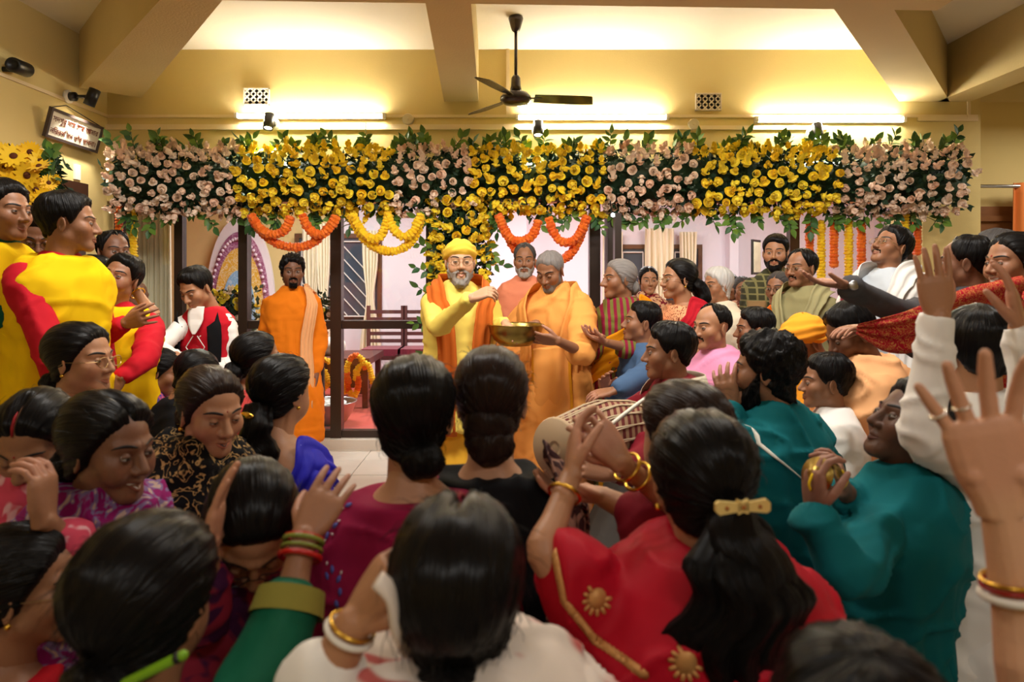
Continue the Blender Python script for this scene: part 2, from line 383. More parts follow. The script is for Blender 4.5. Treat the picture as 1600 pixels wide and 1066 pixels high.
for a0, a1, b0, b1 in ((-sw, sw, sh-fw, sh), (-sw, sw, -sh, -sh+fw), (-sw, -sw+fw, -sh+fw, sh-fw), (sw-fw, sw, -sh+fw, sh-fw)): sbox(mb, a0, a1, b0, b1, -.014, .014)
mb.build('frame', mat('sign_frame', (70, 56, 52), .5), sign)
LET = mat('sign_lettering', (104, 44, 26), .6)
for row, (txt, b) in enumerate((('\u09b8\u09a6\u0997\u09c1\u09b0\u09c1 \u09a8\u09be\u09ae \u09b8\u09be\u09b0 \u0986\u09ae\u09be\u09b0', .02), ('\u09a8\u09bf\u09b0\u09ac\u09a7\u09bf \u09ae\u09a8 \u09a4\u09be\u0981\u09b0 \u09ad\u09be\u09ac\u09a8\u09be\u0964', -sh*.62))):
    c = bpy.data.curves.new('lettering', 'FONT'); c.body = txt; c.size = .125; c.extrude = .001; c.materials.append(LET)
    o = bpy.data.objects.new('lettering', c); COL.objects.link(o)
    bpy.context.view_layer.update(); wd = max(o.dimensions.x, .01)
    M = Matrix([[ux[0], uz[0], un[0], 0], [ux[1], uz[1], un[1], 0], [ux[2], uz[2], un[2], 0], [0, 0, 0, 1]])
    s = min(1, 2*(sw-.05)/wd) if wd > .05 else 1
    dg = bpy.context.evaluated_depsgraph_get(); me = bpy.data.meshes.new_from_object(o.evaluated_get(dg)); bpy.data.objects.remove(o)
    me.transform(Matrix.Diagonal((2*(sw-.045)/wd, s if s < 1 else 1, 1, 1))); me.transform(M); me.transform(Matrix.Translation(Vector(sp(-sw+.045, b, .006))))
    obj('lettering', me, sign)
hook = np.array([-3.495, (TL[1]+TR[1])/2-.0, wallL(98, 163)[2]])
for e in (sp(-sw+.02, sh, 0), sp(sw-.04, sh, 0)): MB().tube([hook, e], .004, 5).build('hanging_wire', BLACK, sign)
# cctv / speaker at the left edge
c = wallL(4, 108); cc = empty('wall_camera', c, 'small dark security camera on the left wall at the frame edge', 'camera')
mb = MB(); mb.lathe([(.045, -.1), (.05, -.09), (.05, .1), (.04, .11), (.03, .09)], c+np.array([.1, .03, .02]), 16, (.2, -1, -.1)); mb.build('housing', BLACK, cc, True)
MB().tube([c, c+np.array([.1, .03, .0])], .018, 8).build('bracket', BLACK, cc, True)
# door in the left wall and small switch plate
structure(MB().box((-3.5, 3.1, 0), (-3.47, 3.2, 2.2)).box((-3.5, 5.42, 0), (-3.47, 5.56, 2.2)).box((-3.5, 3.1, 2.12), (-3.45, 5.56, 2.24)).box((-3.5, 3.2, 0), (-3.485, 5.42, 2.12)), 'door_2', mat('dark_door_wood', (66, 38, 24), .5, bump=(20, .1), var=(8, .2)))
c = wallL(119, 269); tag(MB().box((-3.5, c[1]-.035, c[2]-.06), (-3.485, c[1]+.035, c[2]+.06)).build('switch_plate', WHITE), 'small white switch plate on left wall above door corner', 'switch')
# passage: door, curtain rod, curtain
structure(MB().box((4.1, 6.36, 0), (5.9, 6.4, 2.14)).box((4.05, 6.33, 2.0), (5.9, 6.37, 2.05)).box((4.2, 6.33, .2), (4.9, 6.37, 1.9)), 'door_3', mat('passage_door_wood', (120, 74, 36), .45, bump=(20, .1), var=(6, .2)))
z = H-(291-CY)/F*6.2
tag(MB().tube([(4.0, 6.2, z), (5.8, 6.2, z)], .016, 10).build('curtain_rod', STEEL, smooth=True), 'steel curtain rod above the brown door at far right', 'rod')
def curtain(name, top, width, zb, m, label, cat='curtain', folds=6, tie=None, parent=None, wb=None, phase=0, group=None, amp=.025):
    """gathered cloth hanging from top=(x0,y,z) over width"""
    nu, nv = 26, folds*8+1; V = []
    for i in range(nu):
        t = i/(nu-1); z = top[2]+(zb-top[2])*t
        f = 1.0
        if tie is not None: f = 1-(1-tie[1])*math.exp(-((t-tie[0])/.22)**2)
        if wb and t > .0: f *= 1+(wb-1)*t
        u = np.linspace(0, 1, nv); x = top[0]+width/2+(u-.5)*width*f
        y = top[1]+amp*(np.sin(u*folds*2*math.pi+phase+.8*np.sin(3*t+u*5))+.35*np.sin(u*folds*5.1+2*t))
        V.append(np.stack([x, y, np.full(nv, z)], 1))
    me = mesh(name, np.concatenate(V), grid_faces(nu, nv, False), m)
    o = obj(name, me, parent)
    s = o.modifiers.new('s', 'SOLIDIFY'); s.thickness = .006
    if parent is None: tag(o, label, cat, group)
    return o
curtain('curtain', (X(1584, 6.2), 6.2, z+.03), .5, .05, mat('orange_curtain_cloth', (214, 118, 44), .7, sheen=.3), 'orange curtain hanging from the steel rod at the far right edge', folds=5)

# ================================================================== inner room
GR = mat('white_grille', (228, 222, 218), .5)
def win(n, x0, x1, z0, z1, y, diag=True, cols=2):
    root = MB(); t = .06
    root.box((x0-t, y-.03, z0-t), (x0, y, z1+t)).box((x1, y-.03, z0-t), (x1+t, y, z1+t)).box((x0, y-.03, z1), (x1, y, z1+t)).box((x0, y-.03, z0-t), (x1, y, z0))
    o = structure(root, n, WOOD)
    MB().box((x0, y-.006, z0), (x1, y-.002, z1)).build('pane', mat('night_pane', (70, 78, 92), .12, spec=.6), o)
    MB().box((x0, y-.004, z0), (x1, y-.0035+.002, z0+(z1-z0)*.55)).build('shutter', mat('shutter_wood', (150, 108, 84), .6, var=(6, .2)), o)
    mb = MB(); g = .010
    w_ = (x1-x0)/cols
    for k in range(cols):
        a, b = x0+k*w_+.04, x0+(k+1)*w_-.04
        for p in (((a, z0+.05), (b, z0+.05)), ((a, z1-.05), (b, z1-.05)), ((a, z0+.05), (a, z1-.05)), ((b, z0+.05), (b, z1-.05))):
            mb.tube([(p[0][0], y-.03, p[0][1]), (p[1][0], y-.03, p[1][1])], g, 6)
        nst = 8; hh = z1-z0-.1
        for s in range(nst):
            za = z0+.05+hh*(s/nst)*1.4-.25; zb = za+ (b-a)*-1.1
            pts = []
            for tt in np.linspace(0, 1, 12):
                zz = za+(zb-za)*tt
                if z0+.05 < zz < z1-.05: pts.append((a+(b-a)*tt, y-.03, zz))
            if len(pts) > 1: mb.tube([pts[0], pts[-1]], g*.8, 5)
    tag(mb.build('grille', GR, o), kind='stuff')
def xi(px, d): return (px-CX)/F*d
yw = YI-.12
win('window_4', xi(468, yw), xi(590, yw), H-(500-CY)/F*yw, H-(372-CY)/F*yw, yw, cols=2)
win('window_5', xi(968, YI+.2), xi(1090, YI+.2), H-(470-CY)/F*YI, H-(388-CY)/F*YI, YI+.2, cols=3)
for px, wpx, lab, y_, zt, zb, tie, wb in ((487, 30, 'cream curtain left of the white grille inside the shrine room', yw-.07, 2.15, .5, (.62, .5), None), (505, 22, 'pale sheer curtain beside the left dark post inside the room', yw-.1, 2.2, .5, (.62, .6), None),
        (578, 24, 'cream tied curtain right of the white grille inside the room', yw-.07, 2.1, .45, (.55, .4), 1.4),
        (957, 30, 'cream curtain left of the small far window', YI+.08, 2.1, 1.0, None, None), (1030, 44, 'wide cream curtain bunched in the middle of the far window', YI+.08, 2.15, 1.0, (.9, .45), None),
        (1075, 26, 'striped tan curtain on the right of the far window', YI+.08, 2.1, 1.0, None, .8)):
    wd = wpx/F*y_; curtain('curtain', (xi(px, y_)-wd/2, y_, zt), wd, zb, CURTAIN, lab, folds=5, tie=tie, wb=wb, group=None, amp=.038)
# tall curtain behind the left pillar
for px, lab in ((222, 'tall cream curtain at the left end of the glass wall'), (248, 'sheer white curtain next to the tall cream one at left')):
    curtain('curtain', (xi(px, 6.25)-.09, 6.25, 2.35), .2, .12, CURTAIN, lab, folds=5, amp=.02)
# picture frame leaning on the far wall
fr = empty('picture_frame', P(1183, 430, 8.6), 'dark framed picture leaning near the lilac wall behind the bearded man', 'picture')
c = P(1183, 402, 8.6)
mb = MB(); mb.box((c[0]-.14, 8.6, c[2]-.22), (c[0]+.14, 8.63, c[2]+.22), .9, (c[0], 8.6, 0)); mb.build('frame', BLACK, fr)
mb = MB(); mb.box((c[0]-.12, 8.594, c[2]-.19), (c[0]+.12, 8.601, c[2]+.19), .9, (c[0], 8.6, 0)); mb.build('print', mat('cream_print', (214, 206, 176), .5, var=(9, .4)), fr)
tb = empty('side_table', P(1150, 470, 8.7), 'dark table below the picture frame at the far wall', 'table'); tb.location.z = .09
mb = MB(); mb.box((xi(1120, 8.7), 8.4, 1.08), (xi(1225, 8.7), 9.0, 1.16)); mb.build('table_top', BLACK, tb)
for px in (1124, 1220):
    for y_ in (8.45, 8.93): MB().box((xi(px, 8.7)-.03, y_, .09), (xi(px, 8.7)+.03, y_+.05, 1.08)).build('leg', BLACK, tb)
# chairs with maroon seats and slatted wooden backs
MAR = mat('maroon_cushion', (124, 34, 58), .8, sheen=.3); CW = mat('dark_chair_wood', (92, 58, 58), .4, var=(10, .2))
def chair(px, lab):
    d = 8.3; x = xi(px, d); root = empty('dining_chair', (x, d, .09), lab, 'chair', 'maroon seated chairs in the inner room')
    hw = .23; zs = .56
    MB().box((x-hw, d-.2, zs-.02), (x+hw, d+.22, zs+.06)).build('seat', MAR, root)
    MB().box((x-hw, d-.2, zs-.07), (x+hw, d+.22, zs-.02)).build('seat_frame', CW, root)
    for sx in (-1, 1):
        for y_, h in ((d-.2, zs), (d+.2, 1.12)): MB().box((x+sx*hw-.022, y_-.02, .09), (x+sx*hw+.022, y_+.025, h)).build('leg', CW, root)
    for k in range(5): MB().box((x-hw, d+.19, .66+k*.09), (x+hw, d+.21, .705+k*.09)).build('slat', CW, root)
chair(455, 'dark wooden chair with maroon seat behind the orange-robed man'); chair(600, 'dark wooden chair with maroon seat right of the centre post'); chair(655, 'dark wooden chair with maroon seat beside the rose pillar')
# oval painted shrine panel (plain ornamental bands)
arch = empty('painted_arch_panel', (xi(375, 9.2), 9.2, .4), 'tall arched panel with white, purple, yellow and blue painted bands on yellow wall', 'panel')
ax, aw, az0, az1 = xi(375, 9.2), .47, .55, H-(340-CY)/F*9.2
def archshape(k):
    a = np.linspace(0, math.pi, 33); top = az0+.35+(az1-az0-.35)*k
    w_ = aw*k; x = ax+w_*np.cos(a); z = az0+.35+(top-az0-.35)*np.sin(a)**.85
    return np.vstack([[ax+w_, az0], np.stack([x, z], 1), [ax-w_, az0]])
bands = (('rim', 1.0, (238, 230, 236), None), ('purple_band', .86, (150, 78, 120), (206, 170, 196)), ('yellow_band', .70, (226, 176, 62), (240, 226, 190)), ('blue_niche', .48, (132, 178, 216), (190, 214, 232)), ('red_niche', .27, (176, 96, 84), None))
for i, (nm, k, c1, c2) in enumerate(bands):
    s = archshape(k); n = len(s); y0 = 9.2-.02*i
    V = np.vstack([np.c_[s[:, 0], np.full(n, y0), s[:, 1]], np.c_[s[:, 0], np.full(n, y0+.05), s[:, 1]]])
    Fc = [tuple(range(n))]+[(j, (j+1) % n, (j+1) % n+n, j+n) for j in range(n)]
    m = mat('paint_'+nm, c1, .7)
    if c2:
        t = m.node_tree; b = t.nodes['Principled BSDF']; v = N(t, 'ShaderNodeTexNoise'); v.inputs['Scale'].default_value = 9; v.inputs['Detail'].default_value = 1; v.inputs['Distortion'].default_value = 2.5
        tc = N(t, 'ShaderNodeTexCoord'); t.links.new(tc.outputs['Object'], v.inputs['Vector'])
        r = N(t, 'ShaderNodeValToRGB'); e = r.color_ramp.elements; e[0].position = .44; e[0].color = (*lin(c1), 1); e[1].position = .5; e[1].color = (*lin(c2), 1); e2 = e.new(.56); e2.color = (*lin(c1), 1)
        t.links.new(v.outputs['Fac'], r.inputs['Fac']); t.links.new(r.outputs['Color'], b.inputs['Base Color'])
    obj(nm, mesh(nm, V, Fc, m, False), arch)
# beads around the purple band
bead = mesh('bead', *ball((0, 0, 0), .022, 8, 5), mat('bead_paint', (232, 214, 230), .5)); s = archshape(.79)
for j in range(1, len(s)-1):
    o = bpy.data.objects.new('bead', bead); COL.objects.link(o); o.parent = arch; o.location = Vector((s[j, 0], 9.14, s[j, 1]))-arch.location
# sofa/low cabinet behind, basin, white idol cushion
cab = empty('low_wooden_seat', (xi(560, 7.6), 7.6, .09), 'dark low wooden platform draped with marigold strings behind the glass', 'platform')
x0, x1 = xi(470, 7.4), xi(583, 7.4)
MB().box((x0, 7.2, .55), (x1, 8.0, .62)).build('top', CW, cab)
for xx in (x0+.03, x1-.08):
    for yy in (7.22, 7.9): MB().box((xx, yy, .09), (xx+.06, yy+.06, .55)).build('leg', CW, cab)
MB().box((x0+.04, 7.26, .3), (x1-.04, 7.3, .55)).build('apron', CW, cab)
cu = P(512, 551, 7.5); o = obj('white_bolster', mesh('bolster', *rtube([(cu[0]-.1, 7.5, .72), (cu[0]+.1, 7.5, .72)], [.1, .1], 16), mat('white_cotton', (236, 230, 222), .9))); tag(o, 'round white bolster on the low wooden platform behind the glass', 'cushion')
bs = P(508, 622, 6.35); o = MB().lathe([(.10, 0), (.16, .02), (.22, .11), (.25, .2), (.26, .21), (.25, .215), (.24, .2), (.2, .1), (.02, .06)], (bs[0], 6.5, .09), 28).build('basin', STEEL, smooth=True)
tag(o, 'round steel basin on the red carpet beside the orange-robed man', 'basin')
sheet = MB(); V, Fc = ball((bs[0], 6.5, .27), (.17, .17, .05), 14, 6); V[:, 2] += .015*np.sin(V[:, 0]*60)*np.cos(V[:, 1]*50); sheet.add(V, Fc); tag(sheet.build('crumpled_sheet', mat('white_paper', (226, 226, 222), .7), smooth=False), 'crumpled pale wrapping lying inside the steel basin', 'wrapping')
# ================================================================== flowers
def rose_mesh(name, m, rad=.055, elong=1.0, seed=0):
    """open double bloom facing +Z: cupped petals in three whorls around a bud; ~150 triangles, shared by every copy"""
    r = np.random.default_rng(seed); V = []; Fc = []; n = 0
    for w_, (cnt, rr, tilt, h0) in enumerate(((3, .40, 6, .72), (5, .74, 18, .34), (6, 1.0, 38, -.10))):
        for k in range(cnt):
            a = 2*math.pi*(k/cnt)+w_*.6+r.normal(0, .08); pw = rr*rad*(.95 if cnt > 3 else 1.1); L = rad*(1.05 if w_ < 2 else .95)
            t = math.radians(tilt+r.normal(0, 5)); o = np.array([math.cos(a), math.sin(a), 0]); s = np.array([-o[1], o[0], 0])
            for i, (u, wd) in enumerate(((0, .35), (.5, .95), (1., .6))):
                for v in (-1, 0, 1):
                    out = rad*.12*(w_+.3)+L*u*math.sin(t)*(.9+.1*u); up = h0*rad*elong+L*elong*u*math.cos(t)-.35*rad*(u**2 if w_ == 2 else 0)
                    cup = -abs(v)*rad*.18*(1 if u > .3 else .3)
                    V.append(o*(out+cup)+s*v*pw*wd*.8+np.array([0, 0, up]))
            for i in range(2):
                for j in range(2): b = n+i*3+j; Fc.append((b, b+1, b+4, b+3))
            n += 9
    bv, bf = ball((0, 0, rad*.55*elong), (rad*.34, rad*.34, rad*.65*elong), 7, 5); V = np.vstack([np.array(V), bv]); Fc += [tuple(i+n for i in f) for f in bf]; n += len(bv)
    bv, bf = ball((0, 0, -rad*.05), (rad*.55, rad*.55, rad*.35), 7, 4); V = np.vstack([V, bv]); Fc += [tuple(i+n for i in f) for f in bf]
    return mesh(name, V, Fc, m)
def petal_mat(name, c1, c2):
    m = mat(name, c1, .6, sheen=.15); t = m.node_tree; b = t.nodes['Principled BSDF']
    oi = N(t, 'ShaderNodeObjectInfo'); mx = N(t, 'ShaderNodeMix', data_type='RGBA'); mx.inputs['A'].default_value = (*lin(c1), 1); mx.inputs['B'].default_value = (*lin(c2), 1)
    t.links.new(oi.outputs['Random'], mx.inputs['Factor']); t.links.new(mx.outputs['Result'], b.inputs['Base Color'])
    b.inputs['Subsurface Weight'].default_value = 0
    return m
YEL = [rose_mesh('rose', petal_mat('yellow_petal', (255, 216, 16), (255, 234, 60)), 0.048, e, s) for e, s in ((.8, 1), (1.2, 2), (1.0, 3))]
PNK = [rose_mesh('rose', petal_mat('pale_pink_petal', (244, 206, 178), (248, 228, 206)), .043, e, s) for e, s in ((.9, 4), (1.35, 5), (1.1, 6))]
LM = petal_mat('green_leaf', (40, 88, 48), (112, 150, 52)); LM.node_tree.nodes['Principled BSDF'].inputs['Roughness'].default_value = .45
DKL = mat('dark_foliage', (30, 58, 34), .6, var=(8, .5))
def leaf_mesh(L=.075, w=.042, m=LM):
    prof = ((0, .08), (.2, .8), (.45, 1.0), (.75, .6), (1, .0)); V = []; Fc = []
    for t, k in prof:
        V += [(-w/2*k, L*t, .006*k), (0, L*t, -.004+.012*t*(1-t)), (w/2*k, L*t, .006*k)]
    for i in range(4):
        for j in range(2): b = i*3+j; Fc.append((b, b+1, b+4, b+3))
    return mesh('leaf', V, Fc, m)
LEAF = [leaf_mesh(.082, .048), leaf_mesh(.068, .042), leaf_mesh(.092, .054)]
def quat_z(d, spin): 
    q = Vector(d).to_track_quat('Z', 'Y'); return (q @ Matrix.Rotation(spin, 3, 'Z').to_quaternion()).to_euler()
def sprig(parent, p0, d, n=6, L=.3, droop=0.0, name='sprig'):
    """a stem part with leaf sub-parts"""
    d = unit(d); pts = []
    for i in range(7):
        t = i/6; pts.append(np.asarray(p0)+d*L*t+np.array([0, 0, -droop*t*t*L]))
    V, Fc = tube(pts, .003, 5); st = obj(name, mesh('stem', V, Fc, DKL), parent)
    for k in range(n):
        t = .25+.75*k/(n-1); i = min(5, int(t*6)); p = pts[i]+(pts[i+1]-pts[i])*(t*6-i)
        tg = unit(pts[min(6, i+1)]-pts[i]); s = unit(np.cross(tg, [0, 1, 0.1])); sg = 1 if k % 2 else -1
        dr = unit(tg*.6+s*sg*.9+RNG.normal(0, .25, 3)+np.array([0, -.2, 0])) if k < n-1 else tg
        o = bpy.data.objects.new('leaf', LEAF[int(RNG.integers(3))]); COL.objects.link(o); o.parent = st
        nz = unit(np.array([0, -1, .3])+RNG.normal(0, .4, 3)); x = unit(np.cross(dr, nz)); nz = np.cross(x, dr)
        M = Matrix([[x[0], dr[0], nz[0]], [x[1], dr[1], nz[1]], [x[2], dr[2], nz[2]]])
        o.rotation_euler = M.to_euler(); o.location = Vector(p)-world_loc(parent)
    return st
def leaf_mass(parent, centers, normals, name='foliage', size=.07, per=3):
    V = []; Fc = []; n = 0
    for c, nn in zip(centers, normals):
        for _ in range(per):
            d = unit(RNG.normal(0, 1, 3)+nn*.5); x = unit(np.cross(d, RNG.normal(0, 1, 3))); s = size*RNG.uniform(.6, 1.2)
            b = c+RNG.normal(0, .02, 3)
            V += [b, b+d*s*.5+x*s*.28, b+d*s, b+d*s*.5-x*s*.28]; Fc.append((n, n+1, n+2, n+3)); n += 4
    return tag(obj(name, mesh(name, V, Fc, DKL, False), parent), kind='stuff')
GY, GZ, GR_ = 5.64, H-(281-CY)/F*5.55, .27          # axis of the garland beam
def band(px0, px1, kinds, label):
    x0, x1 = (px0-CX)/F*5.42, (px1-CX)/F*5.42
    root = empty('rose_garland_panel', ((x0+x1)/2, GY, GZ), label, 'flower garland', None)
    # dark foam roll behind the leaves
    pts = np.array([[x0, GY+.03, GZ], [x1, GY+.03, GZ]]); V, Fc = tube(pts, GR_*.62, 14); obj('backing_roll', mesh('roll', V, Fc, DKL), root)
    area_ = (x1-x0)*1.02; nl = int((x1-x0)*330); cs = []; ns = []
    for _ in range(nl):
        a = RNG.uniform(-2.1, 2.1); nn = np.array([0, -math.cos(a), math.sin(a)]); cs.append(np.array([RNG.uniform(x0, x1), GY, GZ])+nn*GR_*RNG.uniform(.55, .86)); ns.append(nn)
    leaf_mass(root, cs, ns)
    # blooms: Poisson-ish jittered rows over the front half of the roll
    cnt = 0; pts = []; tries = 0
    while tries < 6000 and cnt < 298:
        tries += 1
        a = RNG.uniform(-1.75, 1.6); x = RNG.uniform(x0+.02, x1-.02); p = np.array([x, a*GR_])
        if all((p[0]-q[0])**2+(p[1]-q[1])**2 > .0060 for q in pts):
            pts.append(p); cnt += 1
    for x, s in pts:
        a = s/GR_; nn = np.array([0, -math.cos(a), math.sin(a)]); c = np.array([x, GY, GZ])+nn*GR_*RNG.uniform(.86, 1.0)
        k = kinds if isinstance(kinds, list) else kinds(x, s)
        o = bpy.data.objects.new('rose', k[int(RNG.integers(3))]); COL.objects.link(o); o.parent = root
        dd = unit(nn*.8+RNG.normal(0, .50, 3)+np.array([0, -.1, .25])); o.rotation_euler = quat_z(dd, RNG.uniform(0, 6)); o.location = Vector(c-np.array(root.location)); o.scale = (RNG.uniform(.82, 1.12),)*3
    # leafy sprigs above and below
    k = max(2, int((x1-x0)*8))
    for i in range(k):
        x = x0+(x1-x0)*(i+RNG.uniform(.2, .8))/k
        sprig(root, (x, GY-.05, GZ+GR_*.8), (RNG.normal(0, .8), -.25, 1), 7, RNG.uniform(.10, .20))
        sprig(root, (x+RNG.normal(0, .05), GY+.0, GZ-GR_*.85), (RNG.normal(0, .7), -.2, -1), 7, RNG.uniform(.10, .22))
    return root
band(160, 368, PNK, 'leftmost pale pink rose section of the long garland')
band(368, 612, YEL, 'left yellow rose section under the first spotlight')
band(612, 736, PNK, 'pale pink rose section left of the rose pillar top')
band(736, 945, YEL, 'middle yellow rose section under the ceiling fan')
band(945, 1088, PNK, 'pale pink rose section right of the dark door posts')
band(1088, 1312, YEL, 'right yellow rose section left of the third spotlight')
band(1312, 1522, PNK, 'rightmost pale pink rose section ending near the right corner')
# pillar of yellow roses (pale pink ones at its foot)
px0, px1, pyc = (668-CX)/F*5.6, (768-CX)/F*5.55, 5.66
pil = empty('rose_pillar', ((px0+px1)/2, pyc, 0), 'upright pillar of yellow roses behind the yellow-turbaned man', 'flower garland')
pcx = (px0+px1)/2; pr = .235
V, Fc = tube([(pcx, pyc+.02, 0), (pcx, pyc+.02, 2.2)], pr*.6, 14); obj('backing_roll', mesh('roll', V, Fc, DKL), pil)
cs = []; ns = []
for _ in range(900):
    a = RNG.uniform(-1.9, 1.9); nn = np.array([math.sin(a), -math.cos(a), 0]); cs.append(np.array([pcx, pyc, RNG.uniform(.1, 2.15)])+nn*pr*RNG.uniform(.6, .9)); ns.append(nn)
leaf_mass(pil, cs, ns)
pts = []
for _ in range(9000):
    if len(pts) > 297: break
    p = np.array([RNG.uniform(-1.7, 1.7)*pr, RNG.uniform(.3, 2.12)])
    if all((p[0]-q_[0])**2+(p[1]-q_[1])**2 > .0054 for q_ in pts): pts.append(p)
for s, z in pts:
    a = s/pr; nn = np.array([math.sin(a), -math.cos(a), 0]); kk = PNK if z < 1.02 else YEL
    o = bpy.data.objects.new('rose', kk[int(RNG.integers(3))]); COL.objects.link(o); o.parent = pil
    o.rotation_euler = quat_z(unit(nn+RNG.normal(0, .38, 3)), RNG.uniform(0, 6)); o.location = Vector(np.array([pcx, pyc, z])+nn*pr*RNG.uniform(.85, 1.0))-pil.location; o.scale = (RNG.uniform(.85, 1.15),)*3
for k in range(16):
    sg = 1 if k % 2 else -1; sprig(pil, (pcx+sg*pr*.8, pyc-.08, .5+k*.1), (sg, -.3, RNG.normal(0, .6)), 5, .18)

# marigold strings: every blossom a frilled disc
def mari_mesh(m, r=.037, h=.032, seed=0):
    g = np.random.default_rng(seed); n = 12; V = []; rings = ((.35, -h*.55), (.85, -h*.4), (1.0, 0), (.8, h*.45), (.3, h*.6))
    for q_, z in rings:
        for k in range(n):
            a = 2*math.pi*k/n; rr = r*q_*(1+.06*(-1)**k+g.normal(0, .05)); V.append((rr*math.cos(a), rr*math.sin(a), z+g.normal(0, h*.1)))
    return mesh('marigold', V, grid_faces(5, n, True).tolist()+[tuple(range(n))[::-1], tuple(range(4*n, 5*n))], m, False)
ORM = mari_mesh(petal_mat('orange_marigold_petal', (226, 92, 10), (240, 120, 20)), seed=1); YLM = mari_mesh(petal_mat('yellow_marigold_petal', (248, 196, 10), (255, 216, 30)), seed=2)
def marigold_string(pts, me, label, group=None, scale=1.0, step=.027, name='marigold_garland', alt=None):
    pts = np.asarray(pts, float); seg = np.linalg.norm(np.diff(pts, axis=0), axis=1); cum = np.r_[0, np.cumsum(seg)]; n = int(cum[-1]/(step*scale))
    root = empty(name, pts[0], label, 'garland', group)
    V, Fc = tube(pts, .004, 4); obj('thread', mesh('thread', V, Fc, mat('garland_thread', (120, 90, 40), .8)), root)
    for i in range(n):
        s = (i+.5)*step*scale; j = min(len(pts)-2, int(np.searchsorted(cum, s)-1)); p = pts[j]+(pts[j+1]-pts[j])*(s-cum[j])/max(seg[j], 1e-6)
        mm = me if alt is None or (i//alt[1]) % 2 == 0 else alt[0]
        o = bpy.data.objects.new('marigold', mm); COL.objects.link(o); o.parent = root
        o.location = Vector(p-pts[0]); o.rotation_euler = quat_z(unit(pts[j+1]-pts[j])+RNG.normal(0, .06, 3), RNG.uniform(0, 6)); o.scale = (scale*RNG.uniform(.9, 1.1),)*3
    return root
def swag(px, d): return spline([P(a, b, d) for a, b in px], 10)
marigold_string(swag([(392, 335), (405, 358), (428, 378), (455, 386), (484, 382), (508, 362), (527, 335)], 5.42), ORM, 'big orange marigold swag left of the centre post')
marigold_string(swag([(392, 336), (402, 352), (416, 364), (432, 366), (446, 358), (456, 335)], 5.36), ORM, 'short orange marigold loop above the orange-robed man, left one')
marigold_string(swag([(472, 335), (480, 354), (494, 366), (508, 364), (520, 350), (528, 336)], 5.36), ORM, 'short orange marigold loop against the centre post')
marigold_string(swag([(548, 335), (562, 365), (586, 386), (612, 393), (636, 384), (652, 362), (660, 335)], 5.42), YLM, 'big yellow marigold swag between post and rose pillar')
marigold_string(swag([(552, 336), (564, 360), (580, 373), (594, 370), (602, 352), (608, 330)], 5.36), YLM, 'left short yellow marigold loop inside the big yellow swag')
marigold_string(swag([(605, 332), (614, 356), (628, 370), (642, 366), (652, 350), (658, 334)], 5.36), YLM, 'right short yellow marigold loop inside the big yellow swag')
marigold_string(swag([(778, 335), (790, 362), (806, 390), (830, 410), (862, 414), (892, 396), (908, 368), (918, 335)], 5.42), ORM, 'big orange marigold swag behind the grey-haired monk')
marigold_string(swag([(780, 338), (788, 360), (800, 374), (816, 376), (832, 368), (842, 344)], 5.36), ORM, 'short orange marigold loop right of the rose pillar')
marigold_string(swag([(857, 340), (864, 362), (878, 378), (896, 376), (908, 360), (918, 338)], 5.36), ORM, 'short orange marigold loop left of the door posts')
for px, y0, y1, me, lab in ((186, 322, 368, ORM, 'short orange marigold string hanging at the far left post'), (208, 320, 412, YLM, 'long yellow marigold string hanging at far left'),
        (1265, 338, 398, ORM, 'first orange marigold string right of the bearded man'), (1283, 345, 440, YLM, 'yellow marigold string between the two left orange strings'),
        (1303, 340, 420, ORM, 'second orange marigold string, in the right window'), (1326, 345, 440, YLM, 'yellow marigold string in the middle of the right window'),
        (1346, 345, 430, ORM, 'third orange marigold string, left of the white-shawled man'), (1414, 335, 365, YLM, 'short yellow marigold string above the white-shawled man'), (1433, 345, 400, ORM, 'orange marigold string at the right window post')):
    marigold_string(np.array([P(px, y, 5.68) for y in np.linspace(y0, y1, 8)]), me, lab, scale=.95)
# marigold strings draped over the low platform inside
for pts, me, alt, lab in (([(555, 595), (560, 575), (575, 570), (583, 600)], YLM, None, 'yellow marigold string over the right corner of the low platform'),
        ([(545, 600), (542, 575), (552, 556), (564, 560), (572, 580)], ORM, (YLM, 5), 'mixed marigold string looped near the middle of the low platform'),
        ([(540, 590), (546, 612), (554, 618), (560, 600), (556, 575)], ORM, (YLM, 6), 'orange and yellow marigold loop hanging from the platform front'),
        ([(532, 580), (538, 600), (536, 615), (530, 610)], YLM, None, 'yellow marigold string hanging beside the centre post'),
        ([(500, 585), (506, 578), (512, 600), (500, 608), (494, 600)], YLM, None, 'yellow marigold pile left of the centre post'),
        ([(494, 570), (505, 562), (516, 566)], YLM, None, 'short yellow marigold string below the white bolster'), ([(488, 600), (496, 588), (500, 602)], ORM, None, 'orange marigold string next to the steel basin')):
    marigold_string(swag(pts, 7.12), me, lab, alt=alt, scale=.9)

